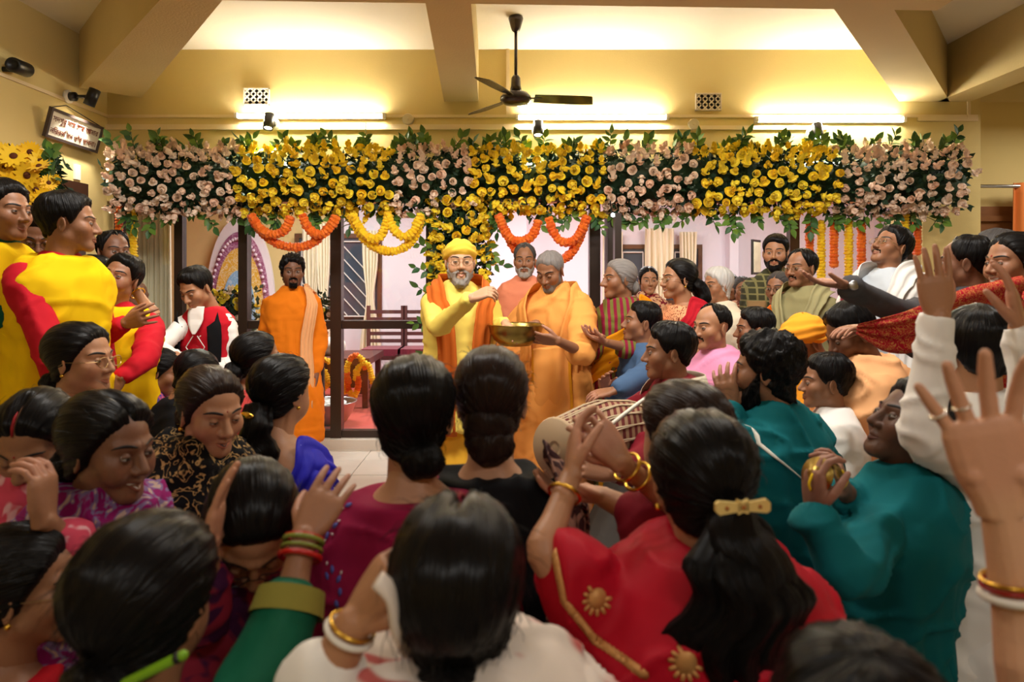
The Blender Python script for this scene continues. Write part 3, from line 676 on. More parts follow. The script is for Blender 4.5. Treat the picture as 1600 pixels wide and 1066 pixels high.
# bouquet stand left behind the glass
bq = empty('flower_stand', (xi(365, 6.3), 6.3, .09), 'flower stand of yellow and cream roses with trailing greens behind the glass', 'flower arrangement')
bc = P(362, 480, 6.35)
MB().lathe([(.12, .09), (.05, .12), (.03, .4), (.04, .9), (.1, 1.0)], (bc[0], 6.35, 0), 14).build('stand', DARKM, bq, True)
cs = [bc+RNG.normal(0, .1, 3)*[1, .6, 1]-[0, 0, .05] for _ in range(160)]; leaf_mass(bq, cs, [unit(c-bc+1e-3) for c in cs], size=.08)
cs = [np.array([bc[0]+RNG.normal(0, .06), 6.33+RNG.normal(0, .04), RNG.uniform(.55, 1.05)]) for _ in range(260)]; leaf_mass(bq, cs, [np.array([0, -.2, -1])]*260, name='trailing_greens', size=.11)
for k in range(34):
    v = unit(RNG.normal(0, 1, 3)+np.array([0, -.9, .4])); c = bc+v*np.array([.2, .14, .15])
    o = bpy.data.objects.new('rose', (YEL if k % 3 else PNK)[k % 3]); COL.objects.link(o); o.parent = bq; o.location = Vector(c)-bq.location; o.rotation_euler = quat_z(v, k); o.scale = (.85,)*3
# second low bouquet right of the orange-robed man
bq2 = empty('flower_vase', (xi(502, 6.6), 6.6, .09), 'low bouquet of cream roses and greens right of the orange-robed man', 'flower arrangement')
bc = P(502, 488, 6.6); MB().lathe([(.09, .09), (.04, .12), (.03, .7), (.07, .95)], (bc[0], 6.6, 0), 12).build('vase', DARKM, bq2, True)
cs = [bc+RNG.normal(0, .09, 3)*[1, .5, .8] for _ in range(110)]; leaf_mass(bq2, cs, [unit(c-bc+1e-3) for c in cs], size=.07)
for k in range(14):
    v = unit(RNG.normal(0, 1, 3)+np.array([0, -.9, .3])); o = bpy.data.objects.new('rose', (PNK if k % 3 else YEL)[k % 3]); COL.objects.link(o); o.parent = bq2; o.location = Vector(bc+v*np.array([.16, .1, .11]))-bq2.location; o.rotation_euler = quat_z(v, k); o.scale = (.7,)*3
# sunflowers over the left door
SUNP = petal_mat('sunflower_petal', (246, 190, 10), (250, 208, 40)); SUNC = mat('sunflower_heart', (92, 44, 14), .8, bump=(120, .4))
def sunflower_meshes(r=.075):
    V = []; Fc = []; n = 0
    for w_ in range(2):
        for k in range(11):
            a = 2*math.pi*(k+.5*w_)/11; o = np.array([math.cos(a), math.sin(a), 0]); s = np.array([-o[1], o[0], 0])
            for u, wd in ((.25, .5), (.6, 1.), (1., .08)):
                for v in (-1, 1): V.append(o*r*u+s*v*r*.2*wd+np.array([0, 0, .012-.012*w_+.012*u]))
            Fc += [(n, n+1, n+3, n+2), (n+2, n+3, n+5, n+4)]; n += 6
    pm = mesh('petals', V, Fc, SUNP); cm = mesh('heart', *ball((0, 0, .012), (r*.27, r*.27, .014), 12, 6), SUNC); return pm, cm
PMESH, CMESH = sunflower_meshes()
sb = np.array([-3.28, 4.25, 0.]); sb_c = P(38, 278, 4.3)
sun = empty('sunflower_arrangement', (sb_c[0], 4.3, sb_c[2]), 'bunch of yellow sunflowers with dark leaves over the left door', 'flower arrangement')
cs = [sb_c+np.array([0, .10, -.02])+RNG.uniform(-1, 1, 3)*[.15, .04, .19] for _ in range(240)]; leaf_mass(sun, cs, [np.array([.3, -1, -.6])]*260, size=.075)
MB().tube([(-3.5, 4.4, sb_c[2]), (sb_c[0], 4.36, sb_c[2])], .02, 8).build('wall_hook', BLACK, sun)
for px, py, s in ((22, 246, 1), (48, 238, .8), (64, 252, .8), (30, 266, 1), (45, 274, 1), (20, 288, .9), (62, 262, .8), (44, 300, 1), (18, 278, .8), (70, 310, .8), (58, 296, .9), (34, 312, .9), (72, 326, .7), (76, 286, .6), (40, 254, .8), (84, 280, .5), (8, 262, .9), (52, 316, .8), (5, 240, .8)):
    c = P(px, py, 4.3-.16+RNG.normal(0, .03)); f = bpy.data.objects.new('sunflower', PMESH); COL.objects.link(f); f.parent = sun; f.location = Vector(c)-sun.location
    f.rotation_euler = quat_z(unit(np.array([.3, -1, .1])+RNG.normal(0, .3, 3)), 0); f.scale = (s*1.15,)*3
    h = bpy.data.objects.new('heart', CMESH); COL.objects.link(h); h.parent = f
for k in range(5): sprig(sun, sb_c+np.array([.18, -.1, -.1+.06*k]), (1, -.4, RNG.normal(0, .5)), 5, .10)
# ================================================================== people: the builder
def smin(a, b, k):
    h = np.clip(.5+.5*(b-a)/k, 0, 1); return b+(a-b)*h-k*h*(1-h)
def sd_ell(p, c, r):
    q = (p-np.asarray(c))/np.asarray(r); k0 = np.linalg.norm(q, axis=1); k1 = np.linalg.norm(q/np.asarray(r), axis=1); return k0*(k0-1)/np.maximum(k1, 1e-6)
def sd_cap(p, a, b, ra, rb=None):
    a = np.asarray(a, float); b = np.asarray(b, float); rb = ra if rb is None else rb
    ba = b-a; h = np.clip(((p-a) @ ba)/(ba @ ba), 0, 1); return np.linalg.norm(p-a-h[:, None]*ba, axis=1)-(ra+(rb-ra)*h)
def sd_sph(p, c, r): return np.linalg.norm(p-np.asarray(c), axis=1)-r
def mir(p): return np.c_[np.abs(p[:, 0]), p[:, 1:]]
def head_sdf(p, f, features=True):
    """unit head, Y forward, Z up; vertex z=.115, chin z=-.115, eyes z=0; f = face options"""
    q = mir(p); wide = f.get('wide', 1.0); jaw = f.get('jaw', 1.0)
    d = sd_ell(p, (0, -.012, .036), (.075*wide, .096, .080))
    d = smin(d, sd_ell(p, (0, .026, -.040), (.057*wide*jaw, .064, .068)), .03)
    if features:
        d = smin(d, sd_cap(q, (.0, .070, -.094), (.013*jaw, .066, -.092), .021), .022)
        d = smin(d, sd_sph(q, (.044*jaw*wide, .004, -.055), .020), .025)
        d = smin(d, sd_sph(q, (.041*wide, .056, -.022), .026), .03)
        d = smin(d, sd_cap(q, (.006, .083, .022), (.042, .066, .024), .011), .014)
        d = -smin(-d, sd_sph(q, (.031, .107, .000), .0195), .011)
        nl = f.get('nose', 1.0)
        nb = sd_cap(p, (0, .086, .010), (0, .107*nl**.3, -.030), .0075, .0115*nl); nb = smin(nb, sd_sph(q, (.0125, .097, -.034), .0085*nl), .006); d = smin(d, nb, .008)
        op = f.get('open', 0.0)
        ul = sd_cap(q, (0, .0915, -.058), (.021, .078, -.0595+.004*f.get('smile', 0)), .0062, .003); ll = sd_cap(q, (0, .089, -.070-.010*op), (.020, .077, -.066-.006*op+.004*f.get('smile', 0)), .0075, .003)
        d = smin(d, smin(ul, ll, .002), .006)
        if f.get('smile', 0) > .3: d = smin(d, sd_sph(q, (.040, .066, -.042), .018), .016)
    nr = f.get('neck', .052)
    d = smin(d, sd_cap(p, (0, -.022, -.05), (0, -.040, -.21), nr, nr*1.08), .028)
    return d
def cast(dirs, f, features=True, o=(0, 0, -.005)):
    o = np.asarray(o); r = np.full(len(dirs), .235)
    for _ in range(26): r = np.maximum(r-.85*head_sdf(o+dirs*r[:, None], f, features), .02)
    return r
def sph(az, el): return np.stack([np.sin(az)*np.cos(el), np.cos(az)*np.cos(el), np.sin(el)], -1)   # az 0 = front (+Y)
def hairline(az, kind):
    a = np.degrees(np.abs((az+math.pi) % (2*math.pi)-math.pi))
    if kind == 'bald': return np.interp(a, [0, 40, 62, 75, 84, 100, 130, 180], [.125, .125, .075, .03, .02, .03, .0, -.05])+np.where(a > 60, 0, 0)
    if kind == 'woman': return np.interp(a, [0, 22, 42, 60, 72, 84, 100, 130, 180], [.074, .070, .052, .022, .000, -.030, -.045, -.07, -.085])
    if kind == 'full': return np.interp(a, [0, 22, 42, 60, 70, 84, 100, 130, 180], [.062, .060, .045, .012, -.012, -.030, -.05, -.085, -.10])
    if kind == 'receding': return np.interp(a, [0, 15, 35, 50, 66, 76, 84, 100, 130, 180], [.094, .098, .098, .06, .02, -.006, .014, .01, -.04, -.065])
    return np.interp(a, [0, 22, 42, 60, 70, 78, 88, 104, 130, 180], [.070, .068, .056, .022, -.004, -.012, .018, .010, -.045, -.068])
SKINM = bpy.data.materials.new('skin'); SKINM.use_nodes = True
_t = SKINM.node_tree; _b = _t.nodes['Principled BSDF']; _c = N(_t, 'ShaderNodeVertexColor', layer_name='tone'); _nz = N(_t, 'ShaderNodeTexNoise'); _nz.inputs['Scale'].default_value = 160
_tc = N(_t, 'ShaderNodeTexCoord'); _t.links.new(_tc.outputs['Object'], _nz.inputs['Vector']); _bp = N(_t, 'ShaderNodeBump'); _bp.inputs['Strength'].default_value = .12; _bp.inputs['Distance'].default_value = .004
_t.links.new(_nz.outputs['Fac'], _bp.inputs['Height']); _t.links.new(_bp.outputs['Normal'], _b.inputs['Normal'])
_t.links.new(_c.outputs['Color'], _b.inputs['Base Color']); _b.inputs['Roughness'].default_value = .48; _b.inputs['Specular IOR Level'].default_value = .4
_b.inputs['Subsurface Weight'].default_value = .06; _b.inputs['Subsurface Radius'].default_value = (.012, .004, .002)
def hair_mat(name, col, rough=.30, streak=150):
    key = ('hair', name)
    if key in MATS: return MATS[key]
    m = bpy.data.materials.new(name); m.use_nodes = True; t = m.node_tree; b = t.nodes['Principled BSDF']; c = lin(col)
    uv = N(t, 'ShaderNodeUVMap'); mp = N(t, 'ShaderNodeMapping'); mp.inputs['Scale'].default_value = (streak, 2.2, 1); n = N(t, 'ShaderNodeTexNoise'); n.inputs['Scale'].default_value = 1; n.inputs['Detail'].default_value = 3
    t.links.new(uv.outputs[0], mp.inputs[0]); t.links.new(mp.outputs[0], n.inputs['Vector'])
    mx = N(t, 'ShaderNodeMix', data_type='RGBA'); mx.inputs['A'].default_value = (*[x*.55 for x in c], 1); mx.inputs['B'].default_value = (*[x*1.6 for x in c], 1)
    t.links.new(n.outputs['Fac'], mx.inputs['Factor']); t.links.new(mx.outputs['Result'], b.inputs['Base Color'])
    bp = N(t, 'ShaderNodeBump'); bp.inputs['Strength'].default_value = .8; bp.inputs['Distance'].default_value = .005; t.links.new(n.outputs['Fac'], bp.inputs['Height']); t.links.new(bp.outputs['Normal'], b.inputs['Normal'])
    b.inputs['Roughness'].default_value = rough; b.inputs['Specular IOR Level'].default_value = .13
    b.inputs['Anisotropic'].default_value = .6
    MATS[key] = m; return m
BLK = hair_mat('black_hair', (17, 15, 15)); BRN = hair_mat('dark_brown_hair', (38, 27, 23)); GRY = hair_mat('grey_hair', (128, 122, 118), .55); GRB = hair_mat('grey_beard', (168, 160, 152), .6); WHT = hair_mat('white_hair', (206, 204, 200), .55); SLT = hair_mat('salt_and_pepper_hair', (70, 66, 64), .5)

def set_uv(me, uv):
    l = me.uv_layers.new(name='UVMap'); idx = np.empty(len(me.loops), np.int32); me.loops.foreach_get('vertex_index', idx); l.data.foreach_set('uv', np.asarray(uv, np.float32)[idx].ravel())
def fbm(p, s, seed=0, o=3):
    """cheap smooth pseudo-noise (-1..1): sums of warped sines"""
    r = np.random.default_rng(seed); out = np.zeros(len(p)); a = 1.0; tot = 0
    for i in range(o):
        for _ in range(3):
            k = unit(r.normal(0, 1, 3))*s; k2 = unit(r.normal(0, 1, 3))*s*.8
            out += a*np.sin(p @ k+r.uniform(0, 6.3)+1.3*np.sin(p @ k2+r.uniform(0, 6.3))); tot += a
        s *= 2.1; a *= .5
    return out/tot*1.7

# ---- hands
def hand_parts(mb, wrist, d, n, right, s=1.0, curl=.25, spread=1.0, thumb=.5, fcurl=None):
    """wrist point, finger direction d, palm normal n; fingers are separate chains rooted in the palm"""
    d = unit(d); n = unit(np.asarray(n)-d*np.dot(n, d)); z = -n; x = np.cross(d, z); sg = -1 if right else 1   # thumb side = sg*x
    M = np.stack([x*sg, d, z], 1)
    def W(p): return np.asarray(wrist)+(np.asarray(p, float)*s) @ M.T
    # palm: flattened lofted block
    ys = [-.012, .008, .03, .055, .078, .092]; hw = [.026, .029, .036, .041, .042, .038]; ht = [.019, .018, .0165, .015, .0135, .010]; cx = [0, 0, -.001, 0, 0, 0]
    a = np.linspace(0, 2*math.pi, 14, endpoint=False); V = []
    for y, w_, h, c in zip(ys, hw, ht, cx):
        ca, sa = np.cos(a), np.sin(a); V.append(np.stack([c+w_*np.sign(ca)*np.abs(ca)**.75, np.full(14, y), h*np.sign(sa)*np.abs(sa)**.8-.002], 1))
    Fc = [tuple(f) for f in grid_faces(6, 14, True).tolist()]+[tuple(range(14))[::-1], tuple(range(70, 84))]
    mb.add(W(np.concatenate(V)), Fc)
    mb.add(*ball(W((.022, .030, -.008)), .0145*s, 10, 7)); mb.add(*ball(W((-.022, .035, -.007)), .0130*s, 10, 7))
    fx = [.031, .0105, -.0105, -.030]; fl = [.073, .081, .075, .059]; fr = [.0088, .0091, .0086, .0075]; sp = [9, 2, -5, -13]
    for i in range(4):
        cl = curl if fcurl is None else fcurl[i]; a0 = math.radians(sp[i]*spread); p = np.array([fx[i], .084, 0.]); L = fl[i]; pts = [p-np.array([0, .022, .0])]; ang = 0
        pts.append(p.copy())
        for seg, fr_ in ((.46, .75), (.30, 1.0), (.24, .7)):
            ang += cl*fr_*1.3; dd = np.array([math.sin(a0)*math.cos(ang), math.cos(a0)*math.cos(ang), -math.sin(ang)]); p = p+dd*L*seg; pts.append(p.copy())
        rr = np.array([fr[i], fr[i]*1.05, fr[i]*.98, fr[i]*.9, fr[i]*.72])*s; mb.add(*rtube(np.array([W(q_) for q_ in pts]), rr, 9))
    t0 = np.array([.020, .016, -.006]); td = unit(np.array([.80*thumb+.12, .62, -.34])); pts = [t0, t0+td*.040]
    td2 = unit(np.array([.45*thumb+.05, .85, -.36-curl*.3])); pts += [pts[-1]+td2*.030, pts[-1]+td2*.030+unit(td2+np.array([-.15, .1, -.12]))*.025]
    mb.add(*rtube(np.array([W(q_) for q_ in pts]), np.array([.0135, .0115, .0100, .0078])*s, 9))
    return W
def remeshed(V, Fc, vox, smooth=2):
    me = mesh('tmp', V, Fc); o = bpy.data.objects.new('tmp', me); COL.objects.link(o)
    r = o.modifiers.new('r', 'REMESH'); r.mode = 'VOXEL'; r.voxel_size = vox
    if smooth: sm = o.modifiers.new('s', 'SMOOTH'); sm.factor = .5; sm.iterations = smooth
    dg = bpy.context.evaluated_depsgraph_get(); me2 = bpy.data.meshes.new_from_object(o.evaluated_get(dg)); bpy.data.objects.remove(o); bpy.data.meshes.remove(me)
    n = len(me2.vertices); V = np.empty(n*3, np.float32); me2.vertices.foreach_get('co', V); Nn = np.empty(n*3, np.float32); me2.vertex_normals.foreach_get('vector', Nn)
    q = np.empty(len(me2.loops), np.int32); me2.loops.foreach_get('vertex_index', q); q = q.reshape(-1, 4); bpy.data.meshes.remove(me2)
    return V.reshape(-1, 3).astype(float), q, Nn.reshape(-1, 3).astype(float)

# ---- cloth materials
def cloth(name, col, pat=None, pcol=None, scale=20, rough=.8, sheen=.0, bump=.15, pcol2=None, lo=.5, weave=700, metal=0):
    key = ('cloth', name, tuple(col), pat)
    if key in MATS: return MATS[key]
    m = mat('tmp_'+name+str(len(MATS)), col, rough, sheen=sheen, spec=.15); m.name = name; t = m.node_tree; b = t.nodes['Principled BSDF']
    tc = N(t, 'ShaderNodeTexCoord'); n = N(t, 'ShaderNodeTexNoise', noise_type='RIDGED_MULTIFRACTAL'); n.inputs['Scale'].default_value = 8.5; n.inputs['Detail'].default_value = 2.5; n.inputs['Distortion'].default_value = .6; t.links.new(tc.outputs['Object'], n.inputs['Vector'])
    w_ = N(t, 'ShaderNodeTexNoise'); w_.inputs['Scale'].default_value = weave; t.links.new(tc.outputs['Object'], w_.inputs['Vector'])
    ad = N(t, 'ShaderNodeMath', operation='MULTIPLY_ADD'); ad.inputs[1].default_value = .06; t.links.new(w_.outputs['Fac'], ad.inputs[0]); t.links.new(n.outputs['Fac'], ad.inputs[2])
    bp = N(t, 'ShaderNodeBump'); bp.inputs['Strength'].default_value = bump*2.2; bp.inputs['Distance'].default_value = .022; t.links.new(ad.outputs[0], bp.inputs['Height']); t.links.new(bp.outputs['Normal'], b.inputs['Normal'])
    base = (*lin(col), 1)
    if pat:
        pc = (*lin(pcol), 1)
        if pat in ('scroll', 'floral', 'print'):
            v = N(t, 'ShaderNodeTexNoise'); v.inputs['Scale'].default_value = scale; v.inputs['Detail'].default_value = 1.5; v.inputs['Distortion'].default_value = 3.0 if pat != 'print' else 1.2; out = v.outputs['Fac']
        elif pat == 'dots': v = N(t, 'ShaderNodeTexVoronoi'); v.inputs['Scale'].default_value = scale; out = v.outputs['Distance']
        elif pat == 'block':
            v = N(t, 'ShaderNodeTexVoronoi'); v.inputs['Scale'].default_value = scale; s2 = N(t, 'ShaderNodeMath', operation='SINE'); mu = N(t, 'ShaderNodeMath', operation='MULTIPLY'); mu.inputs[1].default_value = 26
            t.links.new(v.outputs['Distance'], mu.inputs[0]); t.links.new(mu.outputs[0], s2.inputs[0]); a2 = N(t, 'ShaderNodeMath', operation='MULTIPLY_ADD'); a2.inputs[1].default_value = .5; a2.inputs[2].default_value = .5; t.links.new(s2.outputs[0], a2.inputs[0]); out = a2.outputs[0]
        elif pat in ('stripes', 'plaid'):
            v = N(t, 'ShaderNodeTexWave'); v.inputs['Scale'].default_value = scale; v.inputs['Distortion'].default_value = .6; v.bands_direction = 'X'; out = v.outputs['Fac']
            if pat == 'plaid':
                v2 = N(t, 'ShaderNodeTexWave'); v2.inputs['Scale'].default_value = scale; v2.bands_direction = 'Z'; t.links.new(tc.outputs['Object'], v2.inputs['Vector']); mm = N(t, 'ShaderNodeMath', operation='MAXIMUM'); t.links.new(v.outputs['Fac'], mm.inputs[0]); t.links.new(v2.outputs['Fac'], mm.inputs[1]); out = mm.outputs[0]
        t.links.new(tc.outputs['Object'], v.inputs['Vector'])
        r = N(t, 'ShaderNodeValToRGB'); e = r.color_ramp.elements
        if pat in ('scroll',): e[0].position = lo-.045; e[0].color = base; e[1].position = lo-.015; e[1].color = pc; x = e.new(lo+.02); x.color = pc; x = e.new(lo+.05); x.color = (*lin(pcol2), 1) if pcol2 else base
        elif pat == 'dots': e[0].position = lo; e[0].color = pc; e[1].position = lo+.03; e[1].color = base
        else: e[0].position = lo-.03; e[0].color = base; e[1].position = lo+.03; e[1].color = pc
        if pat == 'floral' and pcol2: x = e.new(min(.98, lo+.10)); x.color = pc; x = e.new(min(.99, lo+.13)); x.color = (*lin(pcol2), 1)
        t.links.new(out, r.inputs['Fac']); t.links.new(r.outputs['Color'], b.inputs['Base Color'])
    MATS[key] = m; return m

TORSO_T = np.array([-.035, -.01, .012, .032, .055, .09, .15, .24, .34, .44, .53, .62])
TORSO_W = np.array([.049, .056, .080, .112, .146, .172, .178, .168, .152, .156, .170, .172])
TORSO_D = np.array([.049, .056, .068, .080, .092, .104, .114, .116, .112, .116, .124, .124])
def skin_tone(c): return np.array(lin(c))
SKINS = {'dark': (118, 78, 56), 'mid': (148, 102, 73), 'tan': (172, 123, 90), 'light': (206, 158, 124), 'deep': (96, 64, 48)}
PEOPLE = {}
class Body: pass
def person(key, label, px, py, d, hs=1.0, yaw=180, pitch=0, roll=0, byaw=None, lean=(0, 0), skin='mid', face=None, hair=('short', BLK, {}), arms=None, build=1.0,
           top=None, skirt=None, drape=None, beard=None, glasses=None, group=None, lod=1.0, sit=None, nup=0, neckfwd=.03, hands=True, earring=None, bindi=None, neckc=True, vox=None, brow=1.0):
    f = dict(face or {}); rng = np.random.default_rng(sum(map(ord, key))*7+3); B = Body(); B.key = key; B.rng = rng
    byaw = yaw if byaw is None else byaw
    hc = P(px, py, d); B.hc = hc; B.hs = hs
    y_ = math.radians(yaw); fdir = np.array([math.sin(y_), -math.cos(y_), 0]); X0 = np.array([-math.cos(y_), -math.sin(y_), 0]); Z0 = np.array([0, 0, 1.])
    R = np.stack([X0, fdir, Z0], 1)
    pt, rl = math.radians(pitch), math.radians(roll)
    Rx = np.array([[1, 0, 0], [0, math.cos(pt), -math.sin(pt)], [0, math.sin(pt), math.cos(pt)]]); Ry = np.array([[math.cos(rl), 0, math.sin(rl)], [0, 1, 0], [-math.sin(rl), 0, math.cos(rl)]])
    HR = R @ Rx @ Ry; B.HR = HR
    def HW(p): return hc+(np.asarray(p)*hs) @ HR.T
    B.HW = HW
    by = math.radians(byaw); bf = np.array([math.sin(by), -math.cos(by), 0]); bx = np.array([-math.cos(by), -math.sin(by), 0]); B.bf, B.bx = bf, bx
    S = hs if hs < 1 else 1.0; B.S = S
    nb = HW((0, -.03, -.10))+np.array([0, 0, -.045*hs+nup])-bf*neckfwd*.4; B.nb = nb
    hip = nb+np.array([0, 0, -.53*S])-bf*lean[0]+bx*lean[1]
    if hip[2] < .10: hip[2] = .10
    B.hip = hip; ax = unit(nb-hip); B.ax = ax; L = np.linalg.norm(nb-hip)
    bx2 = unit(bx-ax*(bx @ ax)); bf2 = np.cross(ax, bx2); B.bx2, B.bf2 = bx2, bf2
    root = empty('person', (hip[0], hip[1], 0), label, 'person', group); B.root = root; PEOPLE[key] = B
    W_ = TORSO_W*S*build; D_ = TORSO_D*S*(build**1.4); W_[:2] = TORSO_W[:2]*hs; D_[:2] = TORSO_D[:2]*hs; T_ = TORSO_T*S; B.L = L
    def ring_at(t): return np.interp(t, T_, W_), np.interp(t, T_, D_)
    def surf(th, t, off=0):
        """body-surface point: th degrees (0 front, 90 = the person's right), t metres below the neck base"""
        th = np.radians(np.asarray(th, float)); t = np.asarray(t, float); w0, d0 = ring_at(t); s_, c_ = np.sin(th), np.cos(th); e = 2/2.5
        x = np.sign(s_)*np.abs(s_)**e*(w0+off); y = np.sign(c_)*np.abs(c_)**e*(d0+off)
        up = np.where(t < .05, off*np.clip((.08-t)/.08, 0, 1)*1.0, 0)
        return nb+bx2*x[..., None]+bf2*y[..., None]-ax*(t-up)[..., None]
    B.surf = surf
    # ---- body mesh pieces
    parts_V, parts_F, parts_C = [], [], []
    base = skin_tone(SKINS[skin] if isinstance(skin, str) else skin)
    def addp(V, Fc, C=None):
        o = sum(len(v) for v in parts_V); parts_V.append(np.asarray(V)); parts_F.extend(tuple(i+o for i in q_) for q_ in (Fc if isinstance(Fc, list) else np.asarray(Fc).tolist()))
        parts_C.append(np.tile(base, (len(V), 1)) if C is None else C)
    front = (fdir @ unit(-hc+np.array([0, 0, H]))) > -.55      # is the face (partly) visible?
    na, ne = (96, 70) if (front and lod >= 1) else ((64, 48) if front else (40, 30))
    u = np.linspace(-math.pi, math.pi, na, endpoint=False); az = u-.62*np.sin(u) if front else u        # denser at the face
    v = np.linspace(-1, 1, ne); el = math.pi/2*v*(.62+.38*v*v)-.12*(1-v*v); el = np.clip(el, -math.pi/2+.001, math.pi/2-.001)
    EL, AZ = np.meshgrid(el, az, indexing='ij'); dirs = sph(AZ, EL).reshape(-1, 3); r = cast(dirs, f, front); V = np.array([0, 0, -.005])+dirs*r[:, None]
    C = np.tile(base, (len(V), 1)); x, y, z = V.T; ax_ = np.abs(x)
    if front:
        lipc = base*np.array([.85, .55, .55]) if f.get('lip') is None else skin_tone(f['lip'])
        op, sm = f.get('open', 0), f.get('smile', 0)
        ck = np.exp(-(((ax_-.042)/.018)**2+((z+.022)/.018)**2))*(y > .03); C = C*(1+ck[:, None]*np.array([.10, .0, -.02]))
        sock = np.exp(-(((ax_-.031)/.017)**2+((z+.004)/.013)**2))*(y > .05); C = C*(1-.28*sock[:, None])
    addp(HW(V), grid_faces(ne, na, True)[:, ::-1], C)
    if front:
        # eyes, lids, brows share the body mesh
        closed = f.get('closed', 0); gz = unit(np.array([f.get('gaze', (0, 0))[0], 1, f.get('gaze', (0, 0))[1]])); hairc = np.array([.012, .009, .008]) if f.get('browc') is None else skin_tone(f['browc'])
        for s in (-1, 1):
            ec = np.array([s*.031, .0772, .000]); er = .0122; n = 12; rings = [0, 9, 12, 24, 27, 60, 100]; cols = [(.004, .004, .004), (.004, .004, .004), (.03, .014, .008), (.03, .014, .008), (.42, .39, .36), (.42, .38, .35), (.4, .3, .28)]
            Mx = frame_z(gz); V = []; C = []
            for a_, c_ in zip(rings, cols):
                t_ = math.radians(max(a_, .5)); k = np.linspace(0, 2*math.pi, n, endpoint=False); V.append(np.stack([np.cos(k)*math.sin(t_), np.sin(k)*math.sin(t_), np.full(n, math.cos(t_))], 1)*er @ Mx.T+ec); C += [c_]*n
            addp(HW(np.concatenate(V)), grid_faces(len(rings), n, True), np.array(C))
            for up in (1, -1):
                pa = np.radians(np.linspace(-72, 72, 13)); nrow = 5; V = []; C = []
                ap = (16*(1-closed)-(8*closed)) if up > 0 else -(13*(1-closed)+7*closed+7*f.get('smile', 0)*.4)
                for i in range(nrow):
                    e = (ap*np.cos(pa*1.1)+(2 if s else 0))*(1-i/(nrow-1))+(up*78)*(i/(nrow-1)); e = np.radians(e); rr = er*(1.10 if i == 0 else 1.14+.05*i/(nrow-1))
                    V.append(np.stack([np.sin(pa)*np.cos(e), np.cos(pa)*np.cos(e), np.sin(e)], 1)*rr+ec)
                    C.append(np.tile(base*(.12 if i == 0 and up > 0 else (.55 if i == 0 else .82)), (13, 1)))
                fc = grid_faces(nrow, 13, False); addp(HW(np.concatenate(V)), fc if up > 0 else fc[:, ::-1], np.concatenate(C))
            if brow:
                t_ = np.linspace(0, 1, 9); bxs = .011+.040*t_; bz = .0205+.007*np.sin(t_*2.2)-.006*t_**2
                dv = np.stack([s*bxs, np.full(9, .082), bz], 1); dv[:, 1] -= .024*t_**1.6; dn = dv-np.array([0, 0, -.005]); dn /= np.linalg.norm(dn, axis=1, keepdims=True); rr = cast(dn, f); c0 = np.array([0, 0, -.005])+dn*rr[:, None]
                th = .0042*brow*np.sin(np.clip(t_*.85+.12, 0, 1)*math.pi)**.6; V = np.vstack([c0+dn*.0005-np.array([0, 0, 1])*th[:, None], c0+dn*.0035, c0+dn*.0005+np.array([0, 0, 1])*th[:, None]])
                fc = grid_faces(3, 9, False); addp(HW(V), fc if s < 0 else fc[:, ::-1], np.tile(hairc, (27, 1)))
        # lips (and teeth when they part): thin patches following the face
        def patch(zlo, zhi, w_, col, lift, nx=15, nz=4):
            xs = np.linspace(-w_, w_, nx); pr = np.clip(1-(xs/w_)**2, 0, 1)**.6; G = []
            for k in range(nz):
                u_ = k/(nz-1); zc = sm*.16*np.abs(xs)*(np.abs(xs) > .002)+(zlo*(1-u_)+zhi*u_)*pr-.0640; dv = np.stack([xs, .088-.32*np.abs(xs)**1.25*3.0*np.abs(xs)**.0*.35, zc], 1)-np.array([0, 0, -.005]); dv /= np.linalg.norm(dv, axis=1, keepdims=True)
                G.append(np.array([0, 0, -.005])+dv*(cast(dv, f)+lift*(math.sin(u_*math.pi)*.8+.2)*np.clip(pr*2, .2, 1))[:, None])
            addp(HW(np.concatenate(G)), grid_faces(nz, nx, False), np.tile(col, (nx*nz, 1)))
        wl = .0225+.006*sm; g0 = .0006+.0045*op
        patch(g0*.8, .0068+.0025*op, wl, lipc, .0014); patch(-.0085-.006*op, -g0*1.2, wl*.96, lipc*1.1, .0018)
        if op > 0: patch(-g0*1.4, g0*1.0, wl*.93, np.array((.62, .58, .52)) if sm else np.array((.05, .02, .02)), .0003)
    # ears
    for s in (-1, 1):
        V, Fc = ball((0, 0, 0), (.0075, .018, .031), 14, 9); lobe = V[:, 2] < -.012; V[lobe, 1] *= .75; inner = (V[:, 0]*s > 0)
        rim = np.sqrt((V[:, 1]/.018)**2+(V[:, 2]/.031)**2); V[:, 0] += s*.010*np.clip(rim-.55, 0, 1)-s*.003*(rim < .5)
        a_ = s*math.radians(-24); V = np.stack([V[:, 0]*math.cos(a_)-V[:, 1]*math.sin(a_), V[:, 0]*math.sin(a_)+V[:, 1]*math.cos(a_), V[:, 2]], 1)
        cc = np.tile(base, (len(V), 1)); cc[rim < .5] *= .75; addp(HW(V+np.array([s*(.073*f.get('wide', 1.0)), -.010, -.008])), Fc, cc)
    # neck to hips
    nn = 24; th = np.linspace(0, 360, nn, endpoint=False); ts = np.array([-.055*hs, *T_]); rows = []
    for t in ts: rows.append(surf(th, np.full(nn, t)))
    rows[0] = nb*1.0+(rows[0]-nb)*np.array([.7, .7, 1]); rows[0][:, 2] = rows[0][:, 2].mean()
    V = np.concatenate(rows); cap = len(ts)-1; Fc = [tuple(q_) for q_ in grid_faces(len(ts), nn, True).tolist()]+[tuple(range(cap*nn, cap*nn+nn))]
    addp(V, [q_[::-1] for q_ in Fc])
    # legs: thighs, shins, feet down to the floor
    hz = hip[2]
